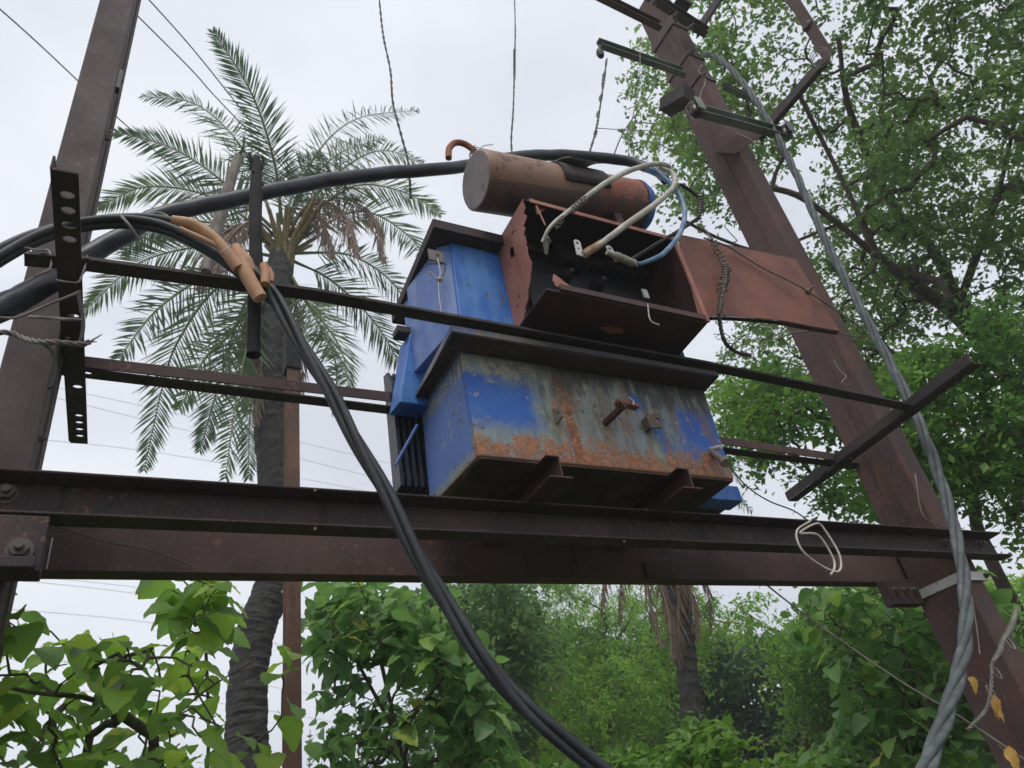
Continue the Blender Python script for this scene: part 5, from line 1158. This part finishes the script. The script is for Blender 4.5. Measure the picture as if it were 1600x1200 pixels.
big_leaf_plant('broadleaf_sapling', 'young tree with large bright green leaves at the bottom left', 'sapling', [np.array([base[0], base[1], GROUND]), base, PD(240, 1150, 2.9), PD(250, 1080, 2.9)],
               [[PD(240, 1150, 2.9), PD(150, 1095, 2.7), PD(40, 1080, 2.6), PD(-60, 1050, 2.6)], [PD(240, 1150, 2.9), PD(320, 1080, 3.0), PD(400, 1030, 3.1)], [PD(180, 1130, 2.8), PD(150, 1040, 2.7)]],
               polyB, 2.3, 3.7, 300, .118, 'leaf_big', 40, thr=.40, nsc=2.4, extra=[PD(x, y, 2.9) for x, y in ((435, 1010), (447, 1035), (440, 1055), (455, 1020), (468, 1045), (440, 1120), (452, 1100), (400, 1160), (385, 1175), (420, 1180), (370, 1150))])
polyB2 = [(255, 960), (255, 900), (290, 850), (340, 860), (352, 900), (350, 960), (340, 1010), (270, 1000)]
base = PD(320, 1290, 3.9)
big_leaf_plant('broadleaf_sapling', 'leafy shoot reaching up to the beam left of the palm trunk', 'sapling', [np.array([base[0], base[1], GROUND]), base, PD(325, 1100, 3.9), PD(318, 960, 3.9)], [],
               polyB2, 3.5, 4.2, 60, .155, 'leaf_big', 0, thr=.3, nsc=2.)
polyC = [(480, 960), (520, 915), (560, 905), (590, 920), (640, 935), (700, 960), (760, 1030), (780, 1100), (790, 1260), (480, 1260), (530, 1200), (505, 1160), (515, 1080), (500, 1040), (475, 1000)]
base = PD(640, 1300, 4.9)
big_leaf_plant('leafy_shrub', 'dark green big-leaved shrub at the bottom centre left', 'shrub', [np.array([base[0], base[1], GROUND]), base, PD(620, 1150, 4.9), PD(590, 1010, 4.9)], [[PD(620, 1150, 4.9), PD(700, 1050, 4.8)], [PD(620, 1150, 4.9), PD(540, 1000, 5)]],
               polyC, 4.3, 5.8, 300, .13, 'leaf_mid', 650, thr=.38, nsc=1.8)
polyD = [(1240, 940), (1300, 905), (1420, 900), (1520, 910), (1640, 1000), (1700, 1260), (1240, 1260), (1290, 1150), (1330, 1100), (1290, 1030), (1250, 1000)]
base = PD(1450, 1300, 5.4)
big_leaf_plant('leafy_creeper', 'mass of climbing leaves beside the right pole at the bottom', 'creeper', [np.array([base[0], base[1], GROUND]), base, PD(1440, 1120, 5.4), PD(1400, 980, 5.4)], [[PD(1440, 1120, 5.4), PD(1340, 1000, 5.4)], [PD(1440, 1120, 5.4), PD(1560, 1080, 5.2)]],
               polyD, 4.9, 6.4, 300, .12, 'leaf_mid', 900, thr=.44, nsc=1.6)
# dead orange leaves
me = leaf_mesh('dry_leaf_blade', 1, 'dead_leaf')
for lab, x, y, s_, d in (('uppermost orange dry leaf beside the hanging clamps', 1514, 1058, .062, (.1, -.1, -1)), ('pale orange dry leaf caught in the wires', 1545, 1088, .085, (.1, -.1, -1)), ('large orange dry leaf at the bottom right edge', 1568, 1172, .10, (.35, -.1, -.8)), ('small dry leaf hanging beside the twisted wire', 1558, 1112, .05, (.6, 0, -.8))):
    o = bpy.data.objects.new('dry_leaf', me); COL.objects.link(o); p = PY(x, y, 1.92)
    o.matrix_world = Matrix.Translation(Vector(p)) @ orient(d, (0, -1, .2)).to_4x4() @ Matrix.Diagonal((s_, s_, s_, 1)); prop(o, lab, 'leaf')

# ================================================================== damp air
bpy.context.view_layer.update()
hm = bpy.data.materials.new('damp_haze'); hm.use_nodes = True; ht = hm.node_tree; ht.nodes.clear()
ho = ht.nodes.new('ShaderNodeOutputMaterial'); hv = ht.nodes.new('ShaderNodeVolumePrincipled')
hv.inputs['Color'].default_value = (.93, .96, 1, 1); hv.inputs['Density'].default_value = .0035; hv.inputs['Anisotropy'].default_value = .2
ht.links.new(hv.outputs[0], ho.inputs['Volume'])
ZTOP = max([(o.matrix_world @ Vector(c)).z for o in bpy.data.objects if o.type == 'MESH' for c in o.bound_box]+[0])
ZTOP = max(ZTOP, 14)+1.5
B().box((-610, -610, GROUND-1), (610, 610, ZTOP)).build('haze', hm, kind='stuff')
sc.cycles.volume_bounces = 1
